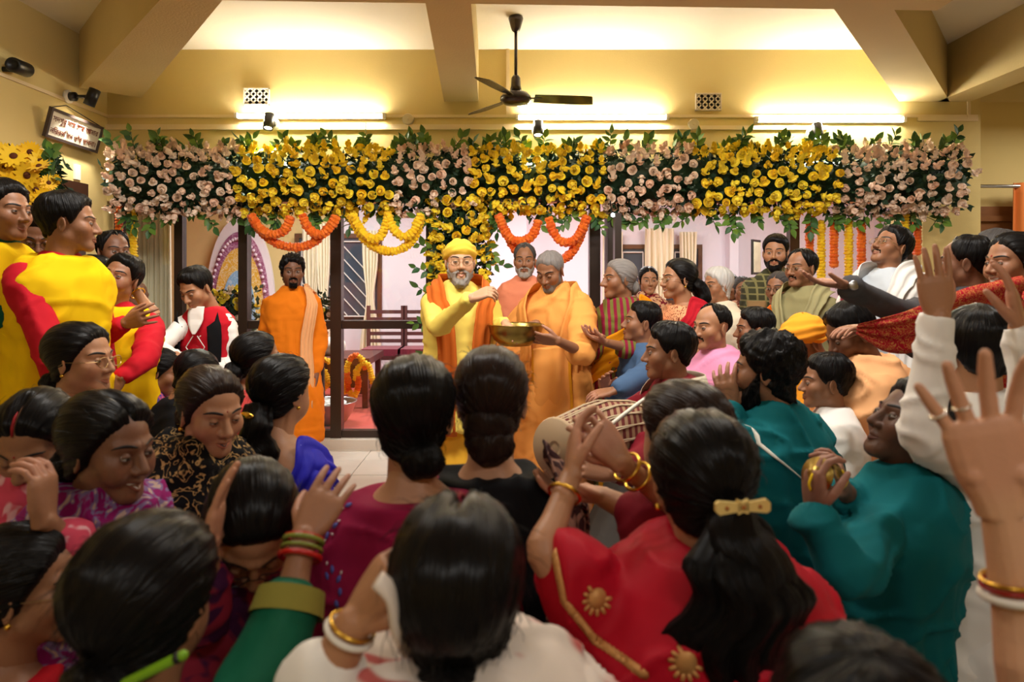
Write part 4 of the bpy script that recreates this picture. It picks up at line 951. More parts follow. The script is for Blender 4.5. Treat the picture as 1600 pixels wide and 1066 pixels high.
    for s in (-1, 1):
        h0 = hip+bx2*s*.085*S+np.array([0, 0, .0])
        if hz > .62:
            kn = h0+np.array([0, 0, -hz*.5])+bf*.02; an = np.array([h0[0], h0[1], .07])-bf*.02; toe = np.array([h0[0], h0[1], .03])+bf*.16
            path = [h0, kn, an, np.array([an[0], an[1], .045])+bf*.05, toe]; rr = [.088, .058, .042, .038, .028]
        elif hz > .3:
            kn = np.array([h0[0], h0[1], .06])+bf*.10+bx*s*.03; an = np.array([h0[0], h0[1], .05])-bf*.30; path = [h0, h0*.5+kn*.5+bf*.03, kn, an, an-bf*.14]; rr = [.09, .075, .058, .042, .028]
        else:
            kn = h0+bf*.30+bx*s*.24; kn[2] = .09; an = h0+bf*.20-bx*s*.10; an[2] = .06; path = [h0, h0*.5+kn*.5, kn, an, an-bx*s*.1]; rr = [.085, .075, .058, .042, .03]
        addp(*rtube(np.array(path), np.array(rr)*S, 10))
    # arms and hands
    B.arms = {}
    arms = arms or {}
    sleeve_jobs = []
    for side, s in (('R', 1), ('L', -1)):
        sh = nb+bx2*s*.150*S*build-ax*.082*S; a_ = arms.get(side, 'down')
        if a_ == 'down': el_ = sh+bx*s*.045-np.array([0, 0, .27*S])-bf*.02; wr = el_+bf*.06-np.array([0, 0, .23*S])+bx*s*-.01; hd = np.array([0, 0, -1.])+bf*.2; pn = -bx*s; opt = {}
        elif a_ == 'lap': el_ = sh+bx*s*.06-np.array([0, 0, .25*S])+bf*.02; wr = el_+bf*.20-bx*s*.16-np.array([0, 0, .05]); hd = unit(bf*.6-bx*s); pn = np.array([0, 0, 1.]); opt = {}
        elif a_ == 'fold': el_ = sh+bx*s*.05-np.array([0, 0, .24*S])+bf*.05; wr = el_+bf*.19-bx*s*.15+np.array([0, 0, .10]); hd = unit(bf*.4-bx*s*.6+np.array([0, 0, .8])); pn = -bx*s; opt = {}
        else:
            el_, wr, hd, pn = [np.asarray(q_, float) for q_ in a_[:4]]; opt = a_[4] if len(a_) > 4 else {}
            if opt.get('sh') is not None: sh = np.asarray(opt['sh'], float)
        B.arms[side] = (sh, el_, wr, hd, pn)
        mb = MB(); ab = .92 if build < 1.05 else 1.0; k = opt.get('thin', 1.0)*S*ab
        pts = np.array([sh, sh*.5+el_*.5, el_, el_*.62+wr*.38, wr]); pts = spline(pts, 4); rr = np.interp(np.linspace(0, 1, len(pts)), [0, .25, .5, .68, 1], [.047, .043, .0355, .034, .0245])*k; mb.add(*rtube(pts, rr, 16))
        if hands: hw_ = hand_parts(mb, wr, hd, pn, side == 'R', opt.get('hs', 1.0)*S*(.95 if build < .98 else 1.0), opt.get('curl', .28), opt.get('spread', 1.0), opt.get('thumb', .5), opt.get('fcurl')); B.arms[side] += (hw_,)
        hv = vox*.32 if vox else .0042; hv = opt.get('vox', hv)
        V, q4, _n = remeshed(np.concatenate(mb.V), mb.F, max(.0024, hv), 3 if hv < .0031 else 1)
        cc = np.tile(base, (len(V), 1)); pal = np.clip(((V-wr) @ unit(pn))*40+.2, 0, 1)*np.clip(((V-wr) @ unit(hd))/.03, 0, 1)
        cc = cc+(np.array(lin((196, 138, 112)))*(.8 if base[0] < .12 else 1.0)-cc)*(.55*pal)[:, None]; addp(V, q4, cc); sleeve_jobs.append((side, s, sh, el_, wr))
    V = np.concatenate(parts_V); C = np.concatenate(parts_C); me = mesh('body', V, parts_F, SKINM)
    at = me.color_attributes.new('tone', 'FLOAT_COLOR', 'POINT'); at.data.foreach_set('color', np.c_[np.clip(C, 0, 1), np.ones(len(C))].astype(np.float32).ravel())
    B.body = obj('body', me, root)
    # ---- hair
    if hair: make_hair(B, f, *hair)
    if beard: make_beard(B, f, **beard)
    # ---- clothes
    B.clothes = []
    vx = vox or float(np.clip(.0042*d, .0085, .016))
    for g in (top or []):
        make_garment(B, g, sleeve_jobs, vx, ring_at, T_, W_, D_)
    if skirt: make_skirt(B, skirt, vx)
    for dr in (drape or []): make_drape(B, **dr)
    if glasses: make_glasses(B, f, **(glasses if isinstance(glasses, dict) else {}))
    if earring:
        for s in (-1, 1): obj('earring', mesh('earring', *ball(HW((s*.081, -.006, -.042)), .0065, 8, 6), GOLD), root)
    if bindi:
        d_ = unit(np.array([0, .088, .034])); r_ = cast(d_[None], f)[0]; V, Fc = ball(HW(np.array([0, 0, -.005])+d_*r_), .0042*(1 if bindi is True else bindi), 8, 5); obj('bindi', mesh('bindi', V, Fc, mat('red_bindi', (150, 20, 26), .6)), root)
    return B

def make_hair(B, f, style, m, o):
    """scalp shell grown from the head surface; o: t=(top, side) thickness, curl, part, bun/tail lists"""
    HW, rng = B.HW, B.rng; woman = style in ('bun', 'tail', 'tied', 'loose'); line = 'woman' if woman else ('full' if style == 'mop' else style if style in ('bald', 'receding') else 'short')
    line = o.get('line', line); tt, tsd = o.get('t', (.014, .010) if woman else (.020, .009))
    na, ne = 96, 44
    # meridians run from the front hairline over the crown to a gathering pole at the back
    pole = unit(np.array(o.get('pole', (0, -.85, -.25) if woman else (0, -.25, 1.0))))
    x = unit(np.cross([1., 0, 0], pole)) if abs(pole[0]) < .9 else np.array([0, 1., 0]); M = np.stack([np.cross(x, pole), x, pole], 1)
    A, T = np.meshgrid(np.linspace(0, 2*math.pi, na, endpoint=False), np.linspace(.02, math.pi-.25, ne)); T = T.T.reshape(na, ne).T; A = A
    loc = np.stack([np.sin(T)*np.cos(A), np.sin(T)*np.sin(A), np.cos(T)], -1).reshape(-1, 3); dirs = loc @ M.T
    fh = dict(f); r = cast(dirs, fh, False); p = np.array([0, 0, -.005])+dirs*r[:, None]
    az = np.arctan2(dirs[:, 0], dirs[:, 1]); zb = hairline(az, line)-o.get('low', 0)
    sd = np.random.default_rng(int(rng.integers(1e6))); msk = (p[:, 2]-zb)/.022+ (fbm(p, 130, 5)*.35 if not woman else 0)
    up = np.clip((p[:, 2]-.02)/.08, 0, 1); t = tsd+(tt-tsd)*up
    back = np.clip((-p[:, 1]-.02)/.08, 0, 1); t = t+o.get('back', 0)*back
    if o.get('puff'): t = t+o['puff']*np.exp(-((p[:, 1]-.05)/.05)**2)*up
    cv = o.get('curl', 0)
    seed = int(rng.integers(999))
    if cv: t = t+cv*fbm(p, 150, seed, 2)+cv*.8*fbm(p, 330, seed+1, 1)
    else:
        Aw = A.reshape(-1)+.12*np.sin(3*T.reshape(-1)+1)
        t = t+(.0014*np.sin(Aw*23+seed)+.0013*np.sin(Aw*37+2*np.sin(T.reshape(-1)*2)+seed)+.0010*np.sin(Aw*47+1.5*np.sin(T.reshape(-1)*3)))*np.clip(np.sin(T.reshape(-1))*1.6, 0, 1)
        if not woman: t = t+.0035*fbm(p, 90, seed, 2)*up
    if o.get('part') is not None:
        pz = (p[:, 0]-o['part']); g = np.exp(-(pz/.0065)**2)*np.clip((p[:, 1]+.03)/.03, 0, 1)*(p[:, 2] > .05); t = t*(1-.95*g)-.002*g
    e = np.clip((msk+.15)/1.15, 0, 1); e = e*e*(3-2*e); tip = np.where(msk < 0, -.010, 0)
    V = np.array([0, 0, -.005])+dirs*(r+t*e-.004*(1-e)+tip)[:, None]
    Fq = grid_faces(ne, na, True); keep = (msk[Fq] > -.55).all(1); Fq = Fq[keep][:, ::-1]
    used = np.unique(Fq); mp = -np.ones(len(V), int); mp[used] = np.arange(len(used))
    VV = [HW(V[used])]; FF = [tuple(q_) for q_ in mp[Fq].tolist()]; UV = [np.c_[A.reshape(-1)[used]/(2*math.pi), T.reshape(-1)[used]/math.pi]]
    def addv(v, fc, uv):
        k = sum(len(a) for a in VV); VV.append(v); FF.extend(tuple(i+k for i in q_) for q_ in fc); UV.append(uv)
    for lump in o.get('lumps', []):                     # buns, coils: (centre, radii, twist)
        c, rr, tw = lump; n, mm = 40, 24; tq, aq = np.meshgrid(np.linspace(.06, math.pi-.06, mm), np.linspace(0, 2*math.pi, n, endpoint=False), indexing='ij'); aq = aq+tq*tw; k = 1+.05*np.sin(7*aq+4*tq)+.03*np.sin(17*aq)
        v = np.stack([np.cos(aq)*np.sin(tq)*rr[0]*k, np.sin(aq)*np.sin(tq)*rr[1]*k, np.cos(tq)*rr[2]*(1+.03*np.sin(9*aq))], -1).reshape(-1, 3)+np.array(c); v += (fbm(v, 60, 3)*.004)[:, None]
        addv(HW(v), grid_faces(mm, n, True)[:, ::-1].tolist(), np.c_[aq.ravel()/6.28, tq.ravel()/3.14*.4])
    for tail in o.get('tails', []):                     # (points in head space or world, radii (w, d), wave)
        pts, rw, rd, wave = tail[:4]; pts = spline(np.array(pts, float), 7); k = len(pts); n = 26; a = np.linspace(0, 2*math.pi, n, endpoint=False); tg = np.gradient(pts, axis=0); tg /= np.linalg.norm(tg, axis=1, keepdims=True)
        xa = np.array([1., 0, 0]); vs = []; uvs = []; s = np.linspace(0, 1, k); rw_ = np.interp(s, np.linspace(0, 1, len(rw)), rw); rd_ = np.interp(s, np.linspace(0, 1, len(rd)), rd)
        for i in range(k):
            xi_ = unit(xa-tg[i]*(xa @ tg[i])); yi_ = np.cross(tg[i], xi_); kk = 1+.10*np.sin(5*a+1.2*np.sin(s[i]*7)+seed)+.06*np.sin(11*a+2*s[i])+.04*np.sin(23*a)
            cwob = wave*np.array([math.sin(s[i]*15+seed), .5*math.sin(s[i]*11), 0])*min(1, s[i]*3)
            vs.append(pts[i]+cwob+np.cos(a)[:, None]*xi_*(rw_[i]*kk)[:, None]+np.sin(a)[:, None]*yi_*(rd_[i]*kk)[:, None]); uvs.append(np.c_[a/6.28, np.full(n, s[i]*1.6)])
        v = np.concatenate(vs); v = v+(fbm(v, 45, seed)*.006*np.clip(np.repeat(s, n)*3, 0, 1))[:, None]
        fc = grid_faces(k, n, True).tolist()+[list(range(n))[::-1], list(range((k-1)*n, k*n))]; addv(HW(v), fc, np.concatenate(uvs))
    if o.get('wisps'):                                  # loose strands lifting off the shell
        idx = rng.choice(np.where(msk[used] > .6)[0], o['wisps']); Nn = dirs[used]
        for i in idx:
            p0 = V[used][i]; d0 = unit(Nn[i]*.25+rng.normal(0, .25, 3)+unit(pole-Nn[i]*(pole @ Nn[i]))*.9); L = rng.uniform(.02, .06); q_ = np.array([p0-Nn[i]*.002, p0+d0*L*.5+Nn[i]*.004, p0+d0*L*.9-Nn[i]*rng.uniform(-.004, .006)]); v, fc = tube(q_, [.0006, .0005, .0002], 3, False); addv(HW(v), fc, np.tile([.5, .5], (len(v), 1)))
    me = mesh('hair', np.concatenate(VV), FF, m); set_uv(me, np.concatenate(UV)); B.hair = obj('hair', me, B.root)
def make_beard(B, f, kind='full', m=BLK, t=.008, length=0):
    na, ne = 64, 40; az = np.linspace(-1.75, 1.75, na); el = np.linspace(-1.35, .05, ne); E, A = np.meshgrid(el, az, indexing='ij'); dirs = sph(A, E).reshape(-1, 3)
    r = cast(dirs, f); p = np.array([0, 0, -.005])+dirs*r[:, None]; x = np.abs(p[:, 0]); y, z = p[:, 1], p[:, 2]
    lipz = -.0635; mouth = ((x/.025)**2+((z-lipz+.0)/.0105)**2) < 1
    cheek = np.interp(np.degrees(np.abs(A.ravel())), [0, 12, 24, 38, 54, 68, 80, 100], [-.042, -.043, -.054, -.060, -.046, -.018, .010, .0])
    m_ = np.minimum((cheek-z)/.010, (np.abs(A.ravel()) < 1.5)*2-1.0); m_ = np.minimum(m_, (z+.135)/.012)
    m_ = np.minimum(m_, (y+.0)/.01)
    if kind == 'goatee': m_ = np.minimum(m_, (.030-x)/.006)
    if kind == 'full': tt0 = 1
    if kind == 'moustache': m_ = np.minimum(np.minimum((.030-x)/.006, (z-lipz-.002+.010*(x/.03)**2)/.003), (-.043-z-.15*x)/.003)
    st = (kind != 'moustache')*1.0
    m_ = np.where(mouth, -1, m_); e = np.clip((m_+.2)/1.2, 0, 1); chin = np.exp(-((z+.10)/.03)**2-(x/.05)**2)
    tt = t*(.4 if kind == 'stubble' else 1)+length*chin*st; seed = int(B.rng.integers(999)); tt = tt*(1+.35*fbm(p, 260, seed, 2))
    V = np.array([0, 0, -.005])+dirs*(r-.002+(tt+.002)*e)[:, None]+np.array([0, 0, -1])*(length*chin*st*e*.8)[:, None]
    Fq = grid_faces(ne, na, False); Fq = Fq[(m_[Fq] > -.5).all(1)][:, ::-1]
    if not len(Fq): return
    used = np.unique(Fq); mp = -np.ones(len(V), int); mp[used] = np.arange(len(used)); me = mesh('beard' if st else 'moustache', B.HW(V[used]), mp[Fq], m); set_uv(me, np.c_[A.ravel()[used], E.ravel()[used]]); obj('beard' if st else 'moustache', me, B.root)
def make_glasses(B, f, m=None, r=.021, low=0.0):
    HW = B.HW; m = m or mat('thin_gold_rim', (190, 160, 110), .3, metal=1); g = empty('glasses', (0, 0, 0), None, None); g.parent = B.root; g.location = (0, 0, 0)
    mb = MB(); z0 = -.003-low
    for s in (-1, 1):
        a = np.linspace(0, 2*math.pi, 18, endpoint=False); ring = np.stack([s*.033+r*1.12*np.cos(a), .106-.010*np.abs(np.cos(a)*.5+.5*s*0)-.0*a, z0+r*.85*np.sin(a)], 1); ring = np.vstack([ring, ring[:1], ring[1:2]]); mb.tube(HW(ring), .0013, 5, False)
        mb.tube(HW(np.array([[s*(.033+r*1.1), .100, z0+.004], [s*.074, .070, z0+.004], [s*.080, .0, z0+.004], [s*.080, -.02, z0-.008]])), .0012, 5)
    mb.tube(HW(np.array([[-.012, .106, z0+.004], [0, .1085, z0+.007], [.012, .106, z0+.004]])), .0012, 5)
    mb.build('frame', m, g)
    for s in (-1, 1):
        a = np.linspace(0, 2*math.pi, 16, endpoint=False); V = np.stack([s*.033+r*1.1*np.cos(a), np.full(16, .1015), z0+r*.83*np.sin(a)], 1); obj('lens', mesh('lens', HW(V), [tuple(range(16))], GLASS), g)

def folds(V, Nn, B, amp, seed, drape=1.0):
    """cloth folds as real relief: long hanging folds plus pull creases"""
    q = V-B.nb; x = q @ B.bx; y = q @ B.bf; z = q[:, 2]; r = np.random.default_rng(seed); a = np.arctan2(x, y)
    w_ = fbm(q*np.array([1, 1, .45]), 9, seed, 2)
    f1 = np.sin(a*7+2.4*w_+3*z+seed)+.6*np.sin(a*13+3*w_-4*z); low = np.clip((-z-.12)/.3, 0, 1)
    dv = r.normal(0, 1, 3); dv[2] = abs(dv[2])*.4; qa = q*np.array([1, 1, .55]); n1 = fbm(qa+.25*unit(dv)*fbm(q, 7, seed+5, 1)[:, None]*.3, 11, seed+1, 2); n2 = fbm(q*np.array([.8, .8, 1.5]), 17, seed+2, 2)
    rid = lambda n: np.clip(1-np.abs(n)*2.6, 0, 1)**1.6
    return V+Nn*(amp*(drape*.6*(f1+.5)*low+1.25*rid(n1)+.9*rid(n2)-.22+.2*fbm(q, 30, seed+3, 1)))[:, None]
def make_garment(B, g, sleeves, vx, ring_at, T_, W_, D_):
    """closed shells (trunk, sleeves) merged into one surface, then folded"""
    off = g.get('off', .014)+1.1*g.get('amp', .0055); S = B.S; mb = MB(); nn = 28; th = np.linspace(0, 360, nn, endpoint=False); t0 = g.get('neck', .0)*S; t1 = g.get('hem', .62)
    ts = np.unique(np.r_[t0, T_[(T_ > t0) & (T_ < min(t1, .62*S))], min(t1, .62*S)]); rows = []
    fl = g.get('flare', 0)
    for t in ts: rows.append(B.surf(th, np.full(nn, t), off+fl*max(0, t-.3)))
    if t1 > .62*S:
        for k in np.linspace(0, 1, 6)[1:]:
            t = .62*S+(t1-.62*S)*k; c = B.nb-B.ax*(.62*S)-np.array([0, 0, 1])*(t-.62*S); w0, d0 = ring_at(.62*S); a = np.radians(th); w1, d1 = w0+off+.02+fl*(t-.3), d0+off+.02+fl*(t-.3)
            v = c+B.bx*(np.sign(np.sin(a))*np.abs(np.sin(a))**.8*w1)[:, None]+B.bf*(np.sign(np.cos(a))*np.abs(np.cos(a))**.8*d1)[:, None]; v[:, 2] = np.maximum(v[:, 2], .02); rows.append(v)
    V = np.concatenate(rows); k = len(rows); Fc = [tuple(q)[::-1] for q in grid_faces(k, nn, True).tolist()]+[tuple(range(nn)), tuple(range((k-1)*nn, k*nn))[::-1]]; mb.add(V, Fc)
    if g.get('collar'):
        rows = [B.surf(th, np.full(nn, t), off*o_) for t, o_ in ((.03*S, .9), (.0, 1.0), (-.028*S, .75))]; V = np.concatenate(rows); Fc = [tuple(q)[::-1] for q in grid_faces(3, nn, True).tolist()]+[tuple(range(nn)), tuple(range(2*nn, 3*nn))[::-1]]; mb.add(V, Fc)
    sl = g.get('sleeve', 2.0); sr = g.get('sr', 1.0)
    for side, s, sh, el_, wr in sleeves:
        l_ = g.get('sleeve'+side, sl)
        if l_ <= 0: mb.add(*ball(sh, .058*S, 12, 8)) if g.get('cap', True) else None; continue
        path = [sh-B.bx2*s*.02, sh, sh*.5+el_*.5, el_, el_*.5+wr*.5, wr]; rad = (np.array([.050, .056, .055, .049, .043, .037])+.6*g.get('amp', .0055)*np.array([1, 1, 1, 1, .8, .3]))*S*sr; cum = [0, .05, .5, 1, 1.5, 2.0]; n = max(2, int(np.searchsorted(cum, l_+1e-6)))
        pts = path[:n]; rr = list(rad[:n])
        if n < 6 and cum[n-1] < l_-1e-3: q_ = (l_-cum[n-1])/(cum[n]-cum[n-1]); pts = pts+[path[n-1]+(path[n]-path[n-1])*q_]; rr.append(rad[n-1]+(rad[n]-rad[n-1])*q_)
        pts = spline(np.array(pts), 3) if len(pts) > 2 else np.array(pts); rr = np.interp(np.linspace(0, 1, len(pts)), np.linspace(0, 1, len(rr)), rr); mb.add(*rtube(pts[:-1], rr[:-1], 14)) if len(pts) > 3 else None; mb.add(*tube(pts, rr, 14))
    v = g.get('vox', vx); V, q4, Nn = remeshed(np.concatenate(mb.V), mb.F, v, 3); seed = int(B.rng.integers(9999))
    V = folds(V, Nn, B, g.get('amp', .0055)*1.5, seed, g.get('drape', 1.0))
    me = mesh(g['name'], V, q4, g['m']); o = obj(g['name'], me, B.root); B.clothes.append((V, q4)); B.garment = o
    return o
def make_skirt(B, g, vx):
    S = B.S; nn = 44; th = np.linspace(0, 2*math.pi, nn, endpoint=False); hz = B.hip[2]; c0 = B.nb-B.ax*.36*S; rows = []; k = 12
    w1, d1, fw = g.get('foot', (.22, .20, .02) if hz > .62 else ((.30, .40, -.02) if hz > .3 else (.42, .40, .16)))
    for i in range(k):
        t = i/(k-1); tz = t**.85; c = c0*(1-tz)+np.array([B.hip[0]+B.bf[0]*fw, B.hip[1]+B.bf[1]*fw, .015])*tz; wr = (.155*S+(w1-.155*S)*t**1.3); dr = (.115*S+(d1-.115*S)*t**1.3)
        pl = 1+g.get('pleat', .045)*np.sin(th*g.get('np', 13)+1.5*np.sin(th*2)+t*.6)*min(1, t*2)
        v = c+B.bx*(np.sin(th)*wr*pl)[:, None]+B.bf*(np.cos(th)*dr*pl)[:, None]; v[:, 2] = c[2]; rows.append(v)
    V = np.concatenate(rows); Fc = [tuple(q)[::-1] for q in grid_faces(k, nn, True).tolist()]+[tuple(range(nn))]
    obj(g['name'], mesh(g['name'], V, Fc, g['m']), B.root)
def make_drape(B, name='shawl', m=None, a=None, b=None, pts=None, off=.028, pleats=4, amp=.008, n=40, mw=14, hang=None, thick=.004, edge=None, stuffed=None):
    """a sheet of cloth between two edge paths a and b, each a list of (theta, t) over the body, or world points in pts=(A, B)"""
    if pts is None:
        def path(e): 
            e = np.array(e, float); q = spline(np.c_[e, np.zeros(len(e))], 8)[:, :2]; i = np.linspace(0, len(q)-1, n); return np.stack([np.interp(i, np.arange(len(q)), q[:, 0]), np.interp(i, np.arange(len(q)), q[:, 1])], 1)
        A, Bp = path(a), path(b); G = []; off = off+.012
        for j in range(mw):
            u = j/(mw-1); q = A*(1-u)+Bp*u; ph = np.sin(u*math.pi*2*pleats+np.linspace(0, 2.0, n)); G.append(B.surf(q[:, 0], q[:, 1], off+amp*ph))
        G = np.stack(G)
    else:
        A, Bp = [spline(np.array(e, float), 8) for e in pts]; i = np.linspace(0, 1, n); f_ = lambda q: np.stack([np.interp(i, np.linspace(0, 1, len(q)), q[:, k]) for k in range(3)], 1); A, Bp = f_(A), f_(Bp)
        nrm = np.cross(np.gradient(A, axis=0), Bp-A+1e-6); nrm /= np.linalg.norm(nrm, axis=1, keepdims=True)+1e-9; G = []
        for j in range(mw):
            u = j/(mw-1); ph = np.sin(u*math.pi*2*pleats+np.linspace(0, 2.5, n)); sag = (hang or 0)*4*u*(1-u); G.append(A*(1-u)+Bp*u+nrm*(amp*ph)[:, None]-np.array([0, 0, sag]))
        G = np.stack(G)
    V = G.reshape(-1, 3); V = V+(fbm(V, 30, int(B.rng.integers(999)), 2)*amp*.35)[:, None]*np.array([.5, .5, .6])
    me = mesh(name, V, grid_faces(mw, n, False), [m] if edge is None else [m, edge])
    if edge is not None:
        mi = np.zeros(len(me.polygons), np.int32).reshape(mw-1, n-1); mi[0] = 1; mi[-1] = 1; me.polygons.foreach_set('material_index', mi.ravel())
    o = obj(name, me, B.root); s = o.modifiers.new('s', 'SOLIDIFY'); s.thickness = thick; s.offset = 0
    return o
def ring_on(B, side, name, m, at=-.02, r=.033, thick=.005, flat=.85, between='fore'):
    """bangle or bracelet around the wrist; at = metres up the forearm from the wrist"""
    sh, el_, wr = B.arms[side][:3]; d = unit(el_-wr); c = wr+d*abs(at); Mx = frame_z(d); a = np.linspace(0, 2*math.pi, 26, endpoint=False); p = np.stack([np.cos(a)*r, np.sin(a)*r, 0*a], 1) @ Mx.T+c; p = np.vstack([p, p[:2]]); V, Fc = tube(p, thick, 7, False)
    return obj(name, mesh(name, V, Fc, m), B.root)
CAM = np.array([0, 0, H])
def ray_px(B, px, py, i=0, which=None):
    """where the sight line of a picture point meets the garment: used once, at build time, to seat an ornament on the cloth"""
    V, q4 = which if which is not None else B.clothes[i]
    if not hasattr(B, 'bvh'): B.bvh = {}
    k = id(V)
    if k not in B.bvh: B.bvh[k] = BVHTree.FromPolygons(V.tolist(), q4.tolist())
    d = unit(P(px, py, 1.0)-CAM); h = B.bvh[k].ray_cast(Vector(CAM), Vector(d))
    return (np.array(h[0]), np.array(h[1]), B.bvh[k]) if h[0] is not None else None
def motif(B, name, m, px, py, shape, size, rot=0, i=0, lift=.003, par=None):
    """an appliqué that follows the cloth: shape = outline points (unit size) or list of outlines"""
    h = ray_px(B, px, py, i)
    if h is None: return
    p, n, bv = h; n = unit(n) if n @ (CAM-p) > 0 else -unit(n); up = np.array([0, 0, 1.]); x = unit(np.cross(up, n)); y = np.cross(n, x); ca, sa = math.cos(rot), math.sin(rot); V = []; Fc = []
    for sh in shape:
        sh = np.asarray(sh, float)*size; q = np.stack([sh[:, 0]*ca-sh[:, 1]*sa, sh[:, 0]*sa+sh[:, 1]*ca], 1); c = q.mean(0); k = len(V); ring = [c]+list(q)
        for u in ring:
            w_ = p+x*u[0]+y*u[1]; hit = bv.ray_cast(Vector(w_+n*.06), Vector(-n)); w2 = np.array(hit[0]) if hit[0] is not None else w_; V.append(w2+n*lift)
        L = len(q); Fc += [(k, k+1+a, k+1+(a+1) % L) for a in range(L)]
    o = obj(name, mesh(name, V, Fc, m), B.root); s = o.modifiers.new('s', 'SOLIDIFY'); s.thickness = .002
    return o
# ================================================================== people: everyone in the hall
def A(ex, ey, ed, wx, wy, wd, hd, pn, **o): return (P(ex, ey, ed), P(wx, wy, wd), hd, pn, o)
def kurta(m, hem=.85, sleeve=2.0, name='kurta', **k): return dict(name=name, m=m, hem=hem, sleeve=sleeve, collar=k.pop('collar', True), neck=k.pop('neck', .0), **k)
def blouse(m, sleeve=.55, hem=.36, **k): return dict(name='blouse', m=m, hem=hem, sleeve=sleeve, neck=k.pop('neck', .022), off=.010, **k)
def sari(m, **k): return dict(name='sari_pallu', m=m, a=[(75, .40), (20, .24), (-25, .12), (-70, .012), (-95, .008), (-125, .06), (-150, .30), (-155, .5)], b=[(95, .60), (40, .50), (-20, .36), (-68, .13), (-95, .10), (-118, .17), (-105, .36), (-100, .58)], off=k.pop('off', .03), **k)
def shawl(m, name='shawl', **k): return dict(name=name, m=m, a=[(18, .50), (22, .22), (40, .05), (90, .0), (180, -.005), (270, .0), (320, .05), (338, .22), (342, .50)], b=[(60, .56), (78, .36), (92, .22), (110, .19), (180, .36), (250, .19), (268, .22), (282, .36), (300, .56)], off=k.pop('off', .036), n=64, **k)
def scarf(m, name='scarf', l=.5, **k): return dict(name=name, m=m, a=[(6, l), (8, .22), (22, .05), (75, -.008), (180, -.02), (285, -.008), (338, .05), (352, .22), (354, l)], b=[(33, l), (33, .24), (40, .09), (85, .035), (180, .035), (275, .035), (320, .09), (327, .24), (327, l)], off=k.pop('off', .03), n=60, mw=9, pleats=2, **k)
def turban(B, m, f, t=.030, tilt=.0, tail=False):
    na, ne = 80, 44; T, A_ = np.meshgrid(np.linspace(.03, 2.25, ne), np.linspace(0, 2*math.pi, na, endpoint=False), indexing='ij'); d = np.stack([np.sin(T)*np.cos(A_), np.sin(T)*np.sin(A_), np.cos(T)], -1).reshape(-1, 3)
    c, s = math.cos(.30+tilt), math.sin(.30+tilt); d = np.stack([d[:, 0], d[:, 1]*c-d[:, 2]*s, d[:, 1]*s+d[:, 2]*c], 1)
    r = cast(d, f, False); p = d*r[:, None]; zb = np.interp(np.degrees(np.abs(np.arctan2(d[:, 0], d[:, 1]))), [0, 40, 80, 120, 180], [.050, .045, .022, -.005, -.03]); m_ = (p[:, 2]-zb)/.012
    side = np.sign(d[:, 0]+1e-6); ph = p[:, 2]*95+np.abs(p[:, 0]+.02)*45-p[:, 1]*30+1.5*fbm(p, 22, 3, 2); w_ = .5+.5*np.sin(ph); tt = t*(.75+.25*np.sqrt(w_))+.004*np.sin(ph*2.3+2); up = np.clip((p[:, 2]-.05)/.08, 0, 1); tt = tt*(1-.12*up)
    e = np.clip((m_+.2)/1.2, 0, 1)**.5; V = np.array([0, 0, -.005])+d*(r-.004+tt*e)[:, None]; Fq = grid_faces(ne, na, True); Fq = Fq[(m_[Fq] > -1.0).all(1)]; used = np.unique(Fq); mp = -np.ones(len(V), int); mp[used] = np.arange(len(used))
    return obj('turban', mesh('turban', B.HW(V[used]), mp[Fq], m), B.root)
def tied(**k): return ('bun', k.pop('m', BLK), dict(part=k.pop('part', 0), **k))
BUN = [((0, -.118, -.045), (.052, .040, .048), 1.6)]
# cloth colours
ORANGE = cloth('orange_cotton', (240, 130, 24)); PEACH = cloth('peach_robe_cotton', (240, 164, 84)); PEACH2 = cloth('pale_peach_cotton', (238, 176, 122)); SAFF = cloth('saffron_cotton', (248, 166, 44)); YELK = cloth('lemon_yellow_silk', (246, 220, 104), rough=.6); DHO = cloth('golden_dhoti', (236, 178, 52), rough=.6)
RUST = cloth('rust_orange_scarf', (206, 104, 36)); SALM = cloth('salmon_tee', (226, 138, 104)); TEAL = cloth('teal_cotton', (12, 100, 106), bump=.2); WHITE_C = cloth('white_cotton', (236, 232, 226)); PINK = cloth('pink_linen', (232, 152, 190)); BLUEJ = cloth('slate_blue_jacket', (74, 100, 134))
YV = cloth('yellow_waistcoat', (246, 200, 12), bump=.2); REDK = cloth('red_kurta_cotton', (190, 24, 40)); GREEND = cloth('dark_green_cotton', (20, 82, 62)); MAROON = cloth('maroon_cotton', (142, 22, 64), bump=.2); BLACKC = cloth('black_cotton', (16, 16, 19)); ROYAL = cloth('royal_blue_silk', (26, 22, 150), 'dots', (150, 160, 220), 30, rough=.5, lo=.06)
REDS = cloth('crimson_silk', (176, 16, 38), rough=.55); GREYK = cloth('charcoal_knit', (72, 70, 72), bump=.4); GREYP = cloth('grey_trousers', (70, 66, 62)); BEIGEP = cloth('beige_cloth', (190, 172, 140)); CREAMS = cloth('cream_shirt', (232, 222, 196)); DKRED = cloth('dark_red_kurta', (120, 20, 34)); BROWNK = cloth('brown_cloth', (96, 66, 50))

